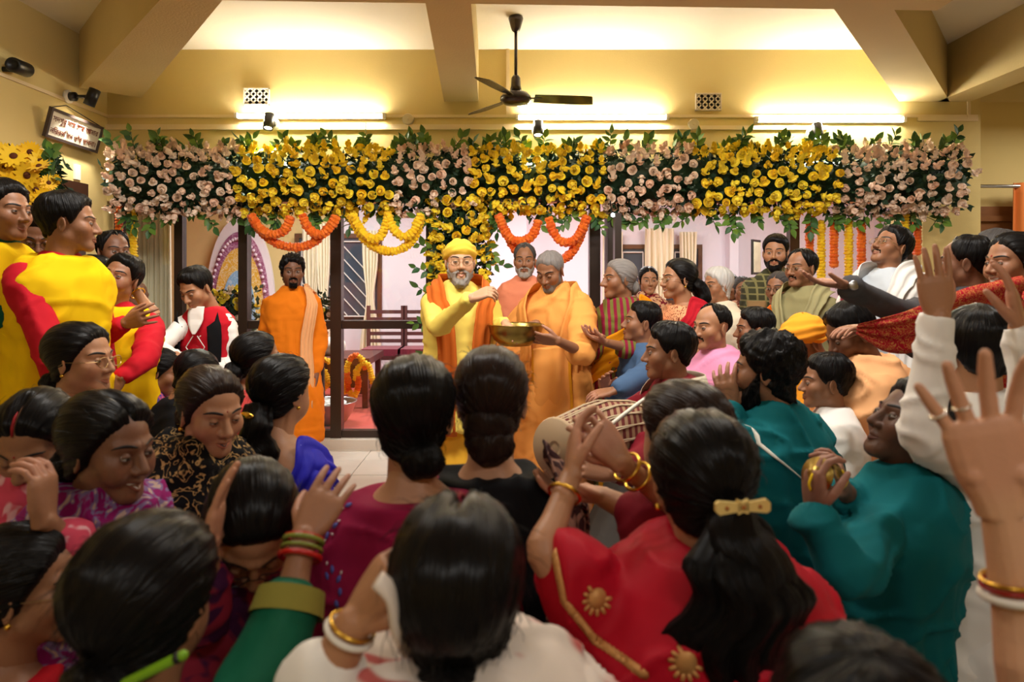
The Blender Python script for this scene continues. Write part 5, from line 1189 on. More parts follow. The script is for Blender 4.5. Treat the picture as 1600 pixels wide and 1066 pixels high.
# ---- the group by the doorway
B = person('orange_man', 'bearded man in orange kurta with peach shawl on one shoulder standing before the glass', 457, 425, 5.0, yaw=22, byaw=8, skin='dark', face=dict(gaze=(.3, 0)), hair=('mop', BLK, dict(t=(.024, .015), curl=.006)), beard=dict(kind='goatee', t=.008),
           top=[kurta(ORANGE, hem=1.1, flare=.02)], skirt=dict(name='dhoti', m=SAFF), drape=[dict(name='shoulder_cloth', m=PEACH2, a=[(-18, .85), (-20, .3), (-38, .03), (-90, -.005), (-150, .05), (-160, .5)], b=[(-48, .85), (-50, .32), (-62, .06), (-92, .035), (-125, .09), (-130, .5)], off=.032, pleats=4)])
make_beard(B, dict(), 'moustache', BLK, .006)
Bs = person('saint', 'smiling grey-bearded man in yellow turban and yellow kurta with rust scarf throwing petals', 719, 410, 3.85, yaw=8, byaw=12, skin='light', face=dict(smile=1.0, open=.8, closed=.25, wide=1.03), hair=None, beard=dict(kind='full', m=GRB, t=.009, length=.016), glasses=dict(low=.002), build=1.12,
           arms=dict(R=A(684, 512, 3.55, 736, 466, 3.32, (.85, -.2, .35), (0, .6, -.8), curl=.6), L=A(775, 515, 3.85, 790, 505, 3.72, (.5, -.6, -.4), (-.3, 0, -1))),
           top=[kurta(YELK, hem=.78, flare=.05)], skirt=dict(name='dhoti', m=DHO), drape=[scarf(RUST, l=.80, off=.045, amp=.007)])
turban(Bs, cloth('yellow_turban_cloth', (248, 204, 74)), dict())
person('cloth_man', 'lean grey-bearded man in salmon tee with peach shoulder cloth behind the brass bowl', 820, 408, 4.95, yaw=-4, skin='mid', face=dict(wide=.95), hair=('receding', SLT, dict(t=(.018, .010))), beard=dict(kind='full', m=GRB, t=.007, length=.006),
       top=[kurta(SALM, hem=.6, sleeve=.9, name='tee')], skirt=dict(name='dhoti', m=PEACH), drape=[dict(name='shoulder_cloth', m=PEACH, a=[(70, .42), (30, .26), (-5, .12), (-40, .02), (-95, .0), (-140, .1), (-150, .5)], b=[(95, .6), (40, .55), (0, .5), (-60, .28), (-95, .12), (-120, .2), (-120, .55)], off=.03, pleats=4),
             dict(name='green_towel', m=cloth('leaf_green_cloth', (104, 152, 44)), a=[(-12, .48), (-14, .25), (-34, .03), (-90, -.005)], b=[(-40, .48), (-46, .27), (-60, .08), (-95, .05)], off=.042, pleats=2)])
Bm = person('monk', 'grey-haired monk in peach robe looking down into a brass bowl he holds', 860, 424, 4.15, yaw=-30, pitch=-24, byaw=-28, skin='mid', face=dict(closed=.8), hair=('short', GRY, dict(t=(.008, .005))), beard=dict(kind='stubble', m=GRY, t=.004), build=1.08,
       arms=dict(R=A(838, 508, 4.25, 838, 506, 4.05, (-.6, -.5, -.35), (-.3, .6, -.6)), L=A(912, 552, 3.85, 872, 533, 3.64, (-1, .0, .12), (0, .75, .65), curl=.12)),
       top=[kurta(PEACH, hem=1.05, sleeve=1.25, sr=1.35, name='robe', flare=.10, amp=.009)], skirt=dict(name='dhoti', m=PEACH2, foot=(.26, .24, .02)),
       drape=[shawl(PEACH, name='wrapped_shawl', off=.036, amp=.009), dict(name='robe_fold', m=PEACH, a=[(14, .34), (10, .6), (4, .92)], b=[(-40, .30), (-40, .6), (-44, .86)], off=.055, pleats=2, amp=.010, edge=cloth('ochre_border', (224, 150, 30)))])
bc = P(806, 522, 3.72); br = .15
bowl = MB().lathe([(.05, -.065), (.085, -.06), (.12, -.03), (.142, .01), (br, .048), (br+.006, .052), (br, .055), (br-.006, .048), (.136, .01), (.11, -.025), (.06, -.05), (.01, -.052)], bc, 36).build('brass_bowl', BRASS, smooth=True)
tag(bowl, 'wide brass bowl held between the yellow-turbaned man and the monk', 'bowl')
person('old_woman', 'old grey-haired woman in magenta and olive striped sari beside the monk', 967, 437, 4.15, yaw=-72, byaw=-40, skin='mid', face=dict(nose=1.15, closed=.2), hair=('bun', GRY, dict(t=(.012, .012), lumps=[((0, -.10, -.05), (.045, .035, .045), 1)])), arms=dict(L=A(985, 545, 3.95, 945, 535, 3.82, (-.8, -.1, .3), (0, 0, 1)), R=A(925, 545, 4.1, 940, 528, 3.9, (-.5, -.5, .2), (0, 0, 1))),
       top=[dict(name='shawl', m=cloth('magenta_olive_stripe', (134, 30, 56), 'stripes', (112, 110, 50), 9), hem=.62, sleeve=1.3, neck=.0, off=.026, amp=.008)], skirt=dict(name='sari_skirt', m=cloth('olive_gold_stripe', (112, 106, 54), 'stripes', (214, 150, 30), 7)), drape=[sari(cloth('amber_silk', (222, 144, 16)), off=.04), dict(name='pink_pouch_cloth', m=cloth('hot_pink_silk', (222, 30, 140), 'floral', (236, 190, 160), 22, rough=.5, lo=.62), a=[(-28, .36), (-25, .60)], b=[(-58, .36), (-52, .66)], off=.06, pleats=1)])
person('bindi_woman', 'dark-haired woman with bindi and maroon printed shawl behind the old woman', 1013, 439, 5.4, hs=.92, yaw=0, byaw=-10, skin='tan', face=dict(), bindi=True, hair=tied(lumps=BUN), top=[dict(name='shawl', m=cloth('maroon_print', (120, 28, 40), 'print', (206, 160, 120), 22), hem=.6, sleeve=1.2, off=.022, neck=-.015)], skirt=dict(name='sari_skirt', m=DKRED))
person('peach_blouse_woman', 'smiling woman in profile with long black ponytail, floral peach blouse and red pallu', 1060, 437, 4.1, yaw=-78, byaw=-70, skin='tan', face=dict(smile=1, open=.9), glasses=True, earring=True, bindi=True, hair=('tail', BLK, dict(t=(.016, .014), part=0, tails=[([(0, -.09, -.01), (0, -.135, -.05), (0, -.165, -.12), (0, -.15, -.20)], (.035, .05, .055, .03), (.035, .045, .045, .02), .006)])),
       top=[blouse(cloth('peach_floral', (236, 170, 124), 'floral', (140, 70, 50), 30, lo=.58), sleeve=1.0, hem=.5)], skirt=dict(name='sari_skirt', m=REDS), drape=[sari(cloth('red_pallu', (178, 26, 40)))])
person('white_hair_elder', 'white-haired elder in cream shirt seen in profile behind the bald man', 1121, 447, 4.7, yaw=-68, skin='tan', glasses=True, face=dict(), hair=('full', WHT, dict(t=(.022, .016), line='full')), top=[kurta(CREAMS, hem=.8)], skirt=dict(name='dhoti', m=WHITE_C))
person('far_woman_a', 'half-hidden woman beyond the doorway between white-haired elder and spectacled old woman', 1141, 449, 5.75, hs=.92, yaw=-20, skin='mid', hair=tied(t=(.01, .01)), top=[dict(name='shawl', m=BROWNK, hem=.6, sleeve=1.2, off=.02, neck=-.01)], skirt=dict(name='sari_skirt', m=BROWNK))
person('far_woman_b', 'small spectacled old woman in brown printed shawl at the back', 1160, 453, 5.45, hs=.86, yaw=-5, skin='mid', glasses=True, face=dict(), hair=tied(m=SLT), top=[dict(name='shawl', m=cloth('brown_print', (110, 62, 50), 'print', (200, 150, 120), 20), hem=.6, sleeve=1.2, off=.02, neck=-.012)], skirt=dict(name='sari_skirt', m=BROWNK))
person('plaid_man', 'tall man with thick black beard in olive plaid shirt at the back', 1212, 396, 4.7, yaw=-28, skin='tan', face=dict(wide=1.03), hair=('short', BLK, dict(t=(.022, .006))), beard=dict(kind='full', t=.008, length=.006), build=1.1, top=[kurta(cloth('olive_plaid', (62, 62, 42), 'plaid', (126, 120, 78), 7, lo=.86), hem=.7, name='shirt')], skirt=dict(name='trousers', m=GREYP), drape=[dict(name='khaki_panel', m=cloth('khaki', (150, 122, 82)), a=[(8, .18), (8, .34)], b=[(48, .18), (48, .34)], off=.022, pleats=0, amp=.002), dict(name='khaki_panel', m=cloth('khaki', (150, 122, 82)), a=[(-8, .18), (-8, .34)], b=[(-48, .18), (-48, .34)], off=.022, pleats=0, amp=.002)])
person('orange_top_woman', 'bespectacled grey-haired woman in bright orange top below the bearded plaid man', 1217, 452, 4.35, hs=.9, yaw=-48, skin='mid', glasses=dict(m=mat('black_rim', (20, 18, 18), .4)), face=dict(), hair=tied(m=SLT), arms=dict(R='fold', L='fold'), top=[kurta(cloth('bright_orange', (244, 122, 30)), hem=.8, name='blouse', sleeve=.9)], skirt=dict(name='sari_skirt', m=ORANGE))
person('scarf_man', 'moustached man with glasses in sage scarf and white maroon shawl facing left', 1252, 420, 4.05, hs=.96, yaw=-62, byaw=-50, skin='mid', glasses=True, face=dict(), beard=dict(kind='moustache', t=.006), hair=('receding', BLK, dict(t=(.014, .010))), top=[kurta(cloth('sage_kurta', (150, 142, 100)), hem=.9)], skirt=dict(name='dhoti', m=BEIGEP), drape=[scarf(cloth('sage_scarf', (160, 152, 110)), off=.034, l=.45), dict(name='white_maroon_shawl', m=cloth('white_maroon', (226, 216, 206), 'print', (124, 40, 50), 9, lo=.56), a=[(-70, .05), (-75, .25), (-78, .5)], b=[(-150, .03), (-150, .25), (-150, .55)], off=.075, pleats=3)])
# ---- second line facing the doorway
person('blue_jacket_man', 'crouching man in slate blue jacket facing left below the old woman', 1002, 505, 3.95, yaw=-88, byaw=-70, pitch=8, skin='mid', face=dict(), hair=('short', BLK, dict(t=(.018, .008))), top=[kurta(BLUEJ, hem=.7, name='jacket', amp=.008)], skirt=dict(name='trousers', m=GREYP), arms=dict(L=A(1000, 590, 3.6, 960, 610, 3.5, (-1, 0, -.2), (0, .3, -1)), R='fold'))
Bpk = person('pink_shirt_man', 'balding moustached man in pink shirt facing left', 1112, 512, 3.55, yaw=-64, byaw=-45, skin='tan', face=dict(wide=1.02, gaze=(-.2, 0)), hair=('bald', BLK, dict(t=(.012, .010))), beard=dict(kind='moustache', t=.005), build=1.05, top=[kurta(PINK, hem=.75, name='shirt', amp=.007)], skirt=dict(name='trousers', m=GREYP), arms=dict(R='fold', L='lap'))
disc_ = np.array([(math.cos(a)*.5, math.sin(a)*.5) for a in np.linspace(0, 6.28, 9, endpoint=False)])
for px, py in ((1090, 590), (1091, 606), (1093, 622)): motif(Bpk, 'button', mat('dark_button', (60, 30, 40), .4), px, py, [disc_], .011)
Bd = person('drummer', 'drummer in dark red kurta with pale shoulder strap playing a long drum, facing left', 1044, 551, 2.95, yaw=-92, byaw=-75, skin='mid', face=dict(), hair=('short', BLK, dict(t=(.024, .012), back=.006)), top=[kurta(DKRED, hem=.8, amp=.008)], skirt=dict(name='dhoti', m=WHITE_C), drape=[shawl(cloth('pale_grey_stole', (196, 184, 160)), name='stole', off=.03)], arms=dict(L=A(1000, 720, 2.35, 960, 740, 2.15, (-.9, .2, .2), (0, .8, -.5)), R=A(960, 660, 3.0, 925, 650, 2.7, (-.7, -.6, 0), (0, -.4, -.9))))
# the drum lies across his front, slung from a white strap
da, db = P(870, 700, 2.35), P(1010, 668, 2.75); dx = unit(db-da); L_ = np.linalg.norm(db-da)
drum = empty('drum', (da+db)/2, 'barrel-shaped hand drum with maroon and cream lacing held across the drummer', 'drum')
prof = np.array([(.075, 0), (.098, .02), (.125, .35), (.132, .5), (.118, .75), (.085, 1.0)]); mx = frame_z(dx); V, Fc = lathe(np.c_[prof[:, 0], prof[:, 1]*L_], 30); obj('shell', mesh('shell', V @ mx.T+da, Fc, cloth('drum_shell', (104, 46, 44), 'stripes', (160, 130, 100), 12)), drum)
lc = cloth('lacing', (196, 176, 146)); lace = MB()
for k in range(36):
    a0 = 2*math.pi*k/36; pts = []
    for z, r in ((.01, .095), (.35, .129), (.5, .136), (.75, .122), (.99, .09)): a1 = a0+.16*z*(1 if k % 2 else -1); pts.append(np.array([math.cos(a1)*r, math.sin(a1)*r, z*L_]) @ mx.T+da)
    lace.tube(pts, .0032, 4)
tag(lace.build('lacing', lc, drum), kind='stuff')
for e, r in ((0, .1), (1, .088)):
    V, Fc = lathe([(r, -.012), (r+.006, 0), (r, .012), (.02, .014 if e else -.014), (.01, .0)], 26); obj('drum_head', mesh('head', V @ mx.T+da+dx*L_*e, Fc, mat('drum_skin', (176, 150, 116), .6)), drum)
spts = spline([P(906, 708, 2.22), P(945, 672, 2.2), P(985, 640, 2.35), P(1015, 618, 2.6), P(1040, 600, 2.72)], 6); V, Fc = tube(spts, .020, 10, True, .35); obj('strap', mesh('strap', V, Fc, cloth('white_strap', (226, 220, 206))), drum)
person('behind_head', 'dark short-haired boy half hidden behind the bearded teal man', 1178, 516, 3.7, hs=.95, yaw=-95, skin='mid', lod=.5, hair=('short', BLK, dict(t=(.022, .012))), top=[kurta(BROWNK, hem=.7, name='shirt')], skirt=dict(name='trousers', m=GREYP))
Bq = person('turban_boy', 'youth with bright orange turban and peach shawl looking down to the left', 1256, 537, 3.15, hs=.97, yaw=-82, pitch=-26, byaw=-75, skin='mid', face=dict(closed=.6), hair=None, top=[kurta(SAFF, hem=.8, amp=.008)], skirt=dict(name='dhoti', m=SAFF), drape=[shawl(cloth('peach_band_shawl', (226, 150, 90), 'stripes', (200, 110, 40), 3), name='shawl')])
turban(Bq, cloth('orange_turban_cloth', (250, 160, 44)), dict(), t=.034, tilt=.1)
Br = person('teal_singer', 'bearded curly-haired singer in teal kurta with white strap seen from behind, clapping', 1196, 580, 2.3, yaw=-118, byaw=-150, skin='mid', face=dict(), hair=('mop', BLK, dict(t=(.026, .017), back=.006, curl=.0055)), beard=dict(kind='full', t=.014, length=.025), top=[kurta(TEAL, hem=.85, amp=.009)], skirt=dict(name='dhoti', m=TEAL), arms=dict(L=A(1130, 690, 2.1, 1142, 640, 2.3, (-.2, .1, 1), (.6, .8, 0)), R=A(1290, 740, 2.6, 1200, 690, 2.7, (-.5, .2, .8), (-1, 0, 0))),
       drape=[dict(name='strap', m=cloth('white_strap', (226, 220, 206)), a=[(284, .034), (250, .045), (214, .105), (170, .25), (128, .42)], b=[(284, .042), (247, .058), (207, .13), (164, .28), (124, .45)], off=.034, pleats=0, amp=.001, mw=4)])
person('white_shirt_boy', 'short-haired boy in white shirt with orange trim facing left', 1289, 598, 2.85, hs=.92, yaw=-98, byaw=-110, skin='mid', face=dict(), hair=('short', BLK, dict(t=(.024, .012), back=.008)), top=[kurta(WHITE_C, hem=.7, sleeve=1.0, name='shirt')], skirt=dict(name='trousers', m=GREYP), drape=[dict(name='trim', m=ORANGE, a=[(150, .06), (220, .06)], b=[(150, .085), (220, .085)], off=.03, pleats=0, amp=.001, mw=3)])
person('bowed_peach_man', 'dark-haired man in peach kurta bowing his head left behind the white-shirted boy', 1328, 522, 2.95, yaw=-84, pitch=-24, byaw=-95, skin='dark', face=dict(), hair=('short', BLK, dict(t=(.026, .012), back=.008)), build=1.12, top=[kurta(PEACH2, hem=.9, amp=.013, collar=False)], skirt=dict(name='dhoti', m=PEACH2))
person('white_shawl_man', 'man with glasses and white shawl raising his face to the left', 1392, 388, 3.8, yaw=-74, pitch=24, byaw=-60, skin='mid', glasses=True, face=dict(), beard=dict(kind='moustache', t=.005), hair=('short', BLK, dict(t=(.022, .012))), build=1.05, top=[kurta(cloth('pale_blue_shirt', (196, 204, 212)), hem=.7, name='shirt')], skirt=dict(name='trousers', m=GREYP), drape=[shawl(WHITE_C, off=.034, amp=.009), scarf(WHITE_C, l=.30, off=.046, amp=.010)], arms=dict(L='fold', R='fold'))
Bv = person('watch_man', 'dark-haired man in charcoal sweater stretching his arm left with a wristwatch', 1508, 412, 3.0, yaw=-128, byaw=-110, skin='dark', lod=.6, hair=('receding', BLK, dict(t=(.014, .010))), top=[kurta(GREYK, hem=.65, name='sweater', amp=.008)], skirt=dict(name='trousers', m=GREYP), arms=dict(L=A(1410, 488, 2.62, 1322, 446, 2.50, (-1, .1, .12), (.1, -.2, 1), hs=1.02, curl=.22, thumb=.8), R='fold'))
ring_on(Bv, 'L', 'watch_strap', STEEL, at=.012, r=.034, thick=.007)
c = Bv.arms['L'][2]+unit(Bv.arms['L'][1]-Bv.arms['L'][2])*.012+np.array([0, -.036, .004]); V, Fc = lathe([(.018, 0), (.018, .008), (.014, .010)], 18); obj('watch_face', mesh('watch', V @ frame_z((0, -1, .1)).T+c, Fc, STEEL), Bv.root)
person('grey_hair_man', 'grey-haired man in dark jacket looking left near the right edge', 1556, 402, 3.15, yaw=-104, skin='tan', face=dict(), hair=('short', SLT, dict(t=(.018, .010))), top=[kurta(GREYK, hem=.65, name='jacket')], skirt=dict(name='trousers', m=GREYP))
REDP = cloth('red_brocade', (166, 20, 38), 'scroll', (196, 130, 70), 34, lo=.5)
Bx = person('red_sari_reacher', 'laughing woman in red brocade sari at right edge holding her pallu out', 1582, 412, 2.75, yaw=-84, byaw=-70, skin='mid', face=dict(smile=1, open=1), hair=tied(), bindi=True, top=[dict(name='sari_wrap', m=REDP, hem=.62, sleeve=.9, neck=-.01, off=.024, amp=.008)], skirt=dict(name='sari_skirt', m=REDS),
       drape=[dict(name='outstretched_pallu', m=REDP, pts=([P(1340, 508, 2.55), P(1420, 486, 2.45), P(1510, 452, 2.45), P(1600, 430, 2.6)], [P(1338, 522, 2.55), P(1390, 552, 2.5), P(1470, 548, 2.45), P(1600, 545, 2.5)]), pleats=3, amp=.012)], arms=dict(L=A(1470, 510, 2.58, 1365, 512, 2.62, (-1, 0, 0), (0, 0, -1)), R='fold'))
By = person('white_shirt_raiser', 'black-haired man in white shirt seen from behind with both hands raised', 1524, 552, 1.95, yaw=172, byaw=172, skin='tan', hair=('short', BLK, dict(t=(.026, .014), back=.010)), build=1.1, top=[kurta(WHITE_C, hem=1.0, name='shirt', amp=.007, vox=.009)], skirt=dict(name='dhoti', m=WHITE_C),
       arms=dict(L=A(1440, 676, 1.66, 1466, 494, 1.66, (-.06, .05, 1), (.05, 1, 0), sh=P(1525, 735, 1.80), spread=.55, curl=.06, thumb=.55, hs=1.04, vox=.0026), R=A(1625, 690, 1.62, 1593, 512, 1.66, (-.12, .1, 1), (-.75, .6, 0), spread=.3, curl=.18, hs=1.04, vox=.0026)))
Bz = person('teal_cymbalist', 'man in teal kurta seen from behind with head tipped back holding small cymbals', 1424, 668, 1.80, yaw=-86, pitch=26, byaw=-138, skin='deep', face=dict(), hair=('short', BLK, dict(t=(.020, .010))), build=1.12, lean=(-.10, 0), top=[kurta(TEAL, hem=.85, amp=.010, vox=.0095)], skirt=dict(name='dhoti', m=TEAL),
       arms=dict(L=A(1318, 900, 1.50, 1272, 800, 1.55, (.05, .2, 1), (1, .2, .2), curl=.55, vox=.003), R=A(1345, 800, 1.9, 1322, 770, 1.72, (-.35, -.3, .8), (-1, .3, 0), curl=.55)))
for k, (px, py, d_, nrm) in enumerate(((1277, 742, 1.56, (-.8, -.45, .3)), (1304, 738, 1.62, (.8, -.2, .3)))):
    c = P(px, py, d_); V, Fc = lathe([(.004, .016), (.016, .014), (.022, .006), (.040, .002), (.041, .0), (.038, -.001), (.020, .003), (.005, .010)], 26); cy = empty('hand_cymbal', c, ('small brass hand cymbal in the left hand of the man in teal', 'small brass hand cymbal in the far hand of the man in teal')[k], 'cymbal')
    obj('disc', mesh('disc', V @ frame_z(nrm).T+c, Fc, BRASS), cy); MB().tube(spline([c+unit(nrm)*.016, c+unit(nrm)*.03+np.array([0, 0, -.03]), c+np.array([.0, 0, -.06])], 4), .003, 6).build('cord', cloth('yellow_cord', (226, 190, 30)), cy, True)
# ---- people on the left
KY = dict(top=[kurta(YV, hem=.75, name='yellow_tunic', sleeve=.5, amp=.009)], skirt=dict(name='dhoti', m=GREEND))
person('left_edge_boy', 'boy in yellow tunic with green sleeves cut by the left edge of frame', 6, 332, 2.75, yaw=80, byaw=60, skin='mid', face=dict(), hair=('short', BLK, dict(t=(.026, .012))), top=[kurta(GREEND, hem=.3, name='shirt'), dict(name='yellow_tunic', m=YV, hem=.85, sleeve=.35, neck=.005, off=.018, amp=.008)], skirt=dict(name='dhoti', m=GREEND), arms=dict(L=A(-25, 520, 2.6, 14, 488, 2.55, (.8, .3, .3), (0, .5, -1)), R='down'))
person('glasses_yellow_man', 'man with glasses and yellow tunic looking down behind the boy in red sleeves', 57, 370, 3.2, yaw=38, pitch=-24, skin='dark', glasses=dict(m=mat('black_rim', (20, 18, 18), .4)), face=dict(closed=.4), hair=('short', BLK, dict(t=(.026, .012))), beard=dict(kind='moustache', t=.005), **KY)
Bt = person('red_sleeve_boy', 'standing boy in yellow waistcoat over red kurta with head turned to the right', 108, 350, 2.72, hs=.97, yaw=112, byaw=70, skin='mid', face=dict(), hair=('short', BLK, dict(t=(.024, .012), back=.006)), top=[kurta(REDK, hem=.5, off=.004, amp=.005, sr=1.10), dict(name='waistcoat', m=YV, hem=.80, sleeve=0, cap=False, neck=.014, off=.024, amp=.006, drape=.6)], skirt=dict(name='dhoti', m=GREEND), arms=dict(R=A(84, 560, 2.50, 112, 650, 2.46, (.2, .1, -.9), (1, 0, 0)), L='down'))
person('moustache_man_back', 'moustached man at the back behind the smiling boy, by the yellow garland', 177, 394, 3.9, yaw=55, skin='dark', face=dict(), hair=('receding', BLK, dict(t=(.014, .009))), beard=dict(kind='moustache', t=.006), top=[kurta(BROWNK, hem=.7, name='shirt')], skirt=dict(name='trousers', m=GREYP))
Bw = person('arm_up_woman', 'woman with black hair and gold bangle lifting her arm behind the smiling boy', 150, 434, 3.55, hs=.95, yaw=105, skin='tan', lod=.6, hair=tied(lumps=BUN), top=[blouse(DKRED, sleeve=.7, hem=.5)], skirt=dict(name='sari_skirt', m=DKRED), arms=dict(L=A(238, 492, 3.3, 212, 454, 3.35, (-.8, .2, .5), (-.2, 1, 0)), R='lap'))
ring_on(Bw, 'L', 'bangle', GOLD, at=.02, r=.034, thick=.004)
person('smiling_boy', 'smiling boy in yellow waistcoat over red kurta looking up, arm across his chest', 189, 437, 3.2, hs=.92, yaw=2, pitch=14, roll=-12, byaw=15, skin='mid', face=dict(smile=1, open=.7, gaze=(-.2, .3)), hair=('short', BLK, dict(t=(.024, .010))), top=[kurta(REDK, hem=.5, off=.004, amp=.005, sr=1.10), dict(name='waistcoat', m=YV, hem=.78, sleeve=0, cap=False, neck=.016, off=.024, amp=.006, drape=.6)], skirt=dict(name='dhoti', m=GREEND), arms=dict(R=A(150, 530, 2.95, 196, 505, 2.85, (.9, -.2, .3), (-.2, 1, 0)), L=A(228, 560, 3.0, 190, 590, 2.85, (-.6, -.3, -.7), (-.3, 1, 0))))
Bv2 = person('vest_boy', 'boy in black and red embroidered vest over white shirt looking down', 307, 452, 3.7, hs=.9, build=.86, yaw=-18, pitch=-26, roll=5, byaw=-5, skin='tan', face=dict(closed=.7), hair=('short', BLK, dict(t=(.026, .014))), top=[kurta(WHITE_C, hem=.5, name='shirt', collar=False, sr=.88, off=.004), dict(name='vest', m=REDK, hem=.50, sleeve=0, cap=False, neck=.014, off=.016, amp=.006, drape=.5)], skirt=dict(name='trousers', m=GREYP), arms=dict(L='lap', R=A(248, 545, 3.5, 275, 555, 3.35, (.8, -.3, -.3), (0, 0, -1))),
       drape=[dict(name='black_panel', m=BLACKC, a=[(16, .09), (20, .25), (22, .48)], b=[(40, .04), (44, .25), (46, .48)], off=.046, pleats=0, amp=.002, mw=6), dict(name='black_panel', m=BLACKC, a=[(-16, .09), (-20, .25), (-22, .48)], b=[(-40, .04), (-44, .25), (-46, .48)], off=.046, pleats=0, amp=.002, mw=6), dict(name='white_shirt_front', m=WHITE_C, a=[(14, .022), (6, .09), (1, .13)], b=[(-14, .022), (-6, .09), (-1, .13)], off=.042, pleats=0, amp=.001, mw=5)])
zg = cloth('white_zigzag_braid', (226, 222, 216))
for s_ in (1, -1):
    V = [Bv2.surf(np.array(t_), np.array(u_), .041) for t_, u_ in ((2*s_, .14), (13*s_, .20), (2*s_, .26), (13*s_, .33), (2*s_, .40), (12*s_, .47))]; MB().tube(V, .003, 5).build('braid', zg, Bv2.root)
    for u_ in (.24, .36): MB().box((-.02, -.004, -.03), (.02, .004, .03)); V, Fc = ball(Bv2.surf(np.array(32.*s_), np.array(u_), .036), (.020, .006, .016), 10, 6); obj('embroidery', mesh('emb', V, Fc, zg), Bv2.root)
person('long_hair_girl', 'girl with long black hair and blue-violet top below the smiling boy', 250, 582, 3.3, hs=.9, yaw=110, pitch=-15, skin='mid', lod=.7, earring=True, hair=('loose', BLK, dict(t=(.016, .014), part=0, tails=[([(-.0, -.05, .0), (0, -.10, -.08), (0, -.11, -.2), (0, -.10, -.34)], (.07, .075, .07, .04), (.05, .045, .04, .02), .004)])), top=[kurta(cloth('violet_print', (84, 70, 150), 'print', (190, 90, 130), 22), hem=.7, sleeve=.8)], skirt=dict(name='skirt', m=DKRED))
person('bowed_girl', 'dark-haired girl with bowed head below the boy in the vest', 306, 590, 3.1, hs=.95, yaw=150, pitch=-25, skin='mid', lod=.6, hair=('bun', BLK, dict(t=(.018, .016), part=0, wisps=30)), top=[kurta(BLACKC, hem=.7)], skirt=dict(name='skirt', m=BLACKC))
person('coral_woman', 'woman with tied black hair and coral red blouse before the orange-robed man', 402, 562, 3.05, yaw=128, skin='mid', lod=.7, hair=('bun', BLK, dict(t=(.014, .012), lumps=[((0, -.105, -.05), (.055, .04, .05), 1.2)])), top=[dict(name='blouse', m=cloth('coral_red_cloth', (180, 62, 58)), hem=.6, sleeve=.8, neck=.0, off=.02)], skirt=dict(name='sari_skirt', m=cloth('coral_red_cloth', (180, 62, 58))))
person('spectacled_woman', 'woman with thin-rimmed glasses and black hair before the yellow-clad boys', 128, 563, 2.30, yaw=84, byaw=95, skin='tan', glasses=True, face=dict(), earring=True, hair=('bun', BLK, dict(t=(.016, .014), back=.012, lumps=[((0, -.10, -.075), (.05, .04, .035), 1.2)])), top=[blouse(cloth('teal_green_blouse', (12, 74, 78)), sleeve=1.0, hem=.6, neck=.0)], skirt=dict(name='sari_skirt', m=BLACKC))
Bj = person('embroidered_shawl_woman', 'woman in black shawl with gold embroidery looking down to the right', 330, 643, 1.98, yaw=50, pitch=-12, byaw=62, skin='tan', face=dict(closed=.55, open=.25, nose=1.05), earring=True, bindi=.6, hair=('bun', BRN, dict(t=(.014, .014), back=.01, lumps=[((0, -.11, -.055), (.05, .04, .045), 1.2)], wisps=60)), top=[dict(name='shawl', m=cloth('black_gold_embroidery', (14, 13, 15), 'scroll', (184, 146, 92), 17, lo=.57), hem=.62, sleeve=1.4, neck=-.026, off=.030, amp=.010, vox=.0095)], skirt=dict(name='sari_skirt', m=BLACKC))
Bk = person('violet_shawl_woman', 'smiling woman in violet and magenta paisley shawl in profile facing right', 172, 702, 1.60, yaw=72, pitch=-6, byaw=60, skin='dark', face=dict(smile=.9, open=.8, closed=.2), hair=('bun', BLK, dict(t=(.020, .018), back=.014, part=.01, lumps=[((0, -.11, -.06), (.055, .045, .05), 1.2)], wisps=90)), top=[dict(name='shawl', m=cloth('violet_paisley', (120, 14, 84), 'floral', (112, 92, 130), 15, lo=.5, pcol2=(164, 138, 128)), hem=.62, sleeve=1.4, neck=-.024, off=.030, amp=.011, vox=.0085)], skirt=dict(name='sari_skirt', m=DKRED))
Bl = person('pink_shawl_woman', 'bowed woman with red parting and pink printed shawl at left', 58, 690, 1.72, yaw=6, pitch=-28, byaw=30, skin='mid', face=dict(closed=.9), bindi=.7, hair=tied(t=(.016, .016), wisps=60), top=[dict(name='shawl', m=cloth('pink_print', (206, 74, 98), 'print', (226, 170, 180), 12), hem=.62, sleeve=1.3, neck=-.03, off=.034, amp=.011)], skirt=dict(name='sari_skirt', m=DKRED), arms=dict(R='fold', L=A(110, 860, 1.5, 70, 815, 1.42, (-.1, .1, 1), (-1, 0, 0), curl=.5)))
V = [Bl.HW(np.array([0, y, z])) for y, z in ((.074, .079), (.062, .098), (.045, .111), (.028, .117))]; obj('red_parting', mesh('parting', *tube(V, [.003, .0038, .0035, .001], 6), mat('vermilion', (150, 18, 26), .7)), Bl.root)
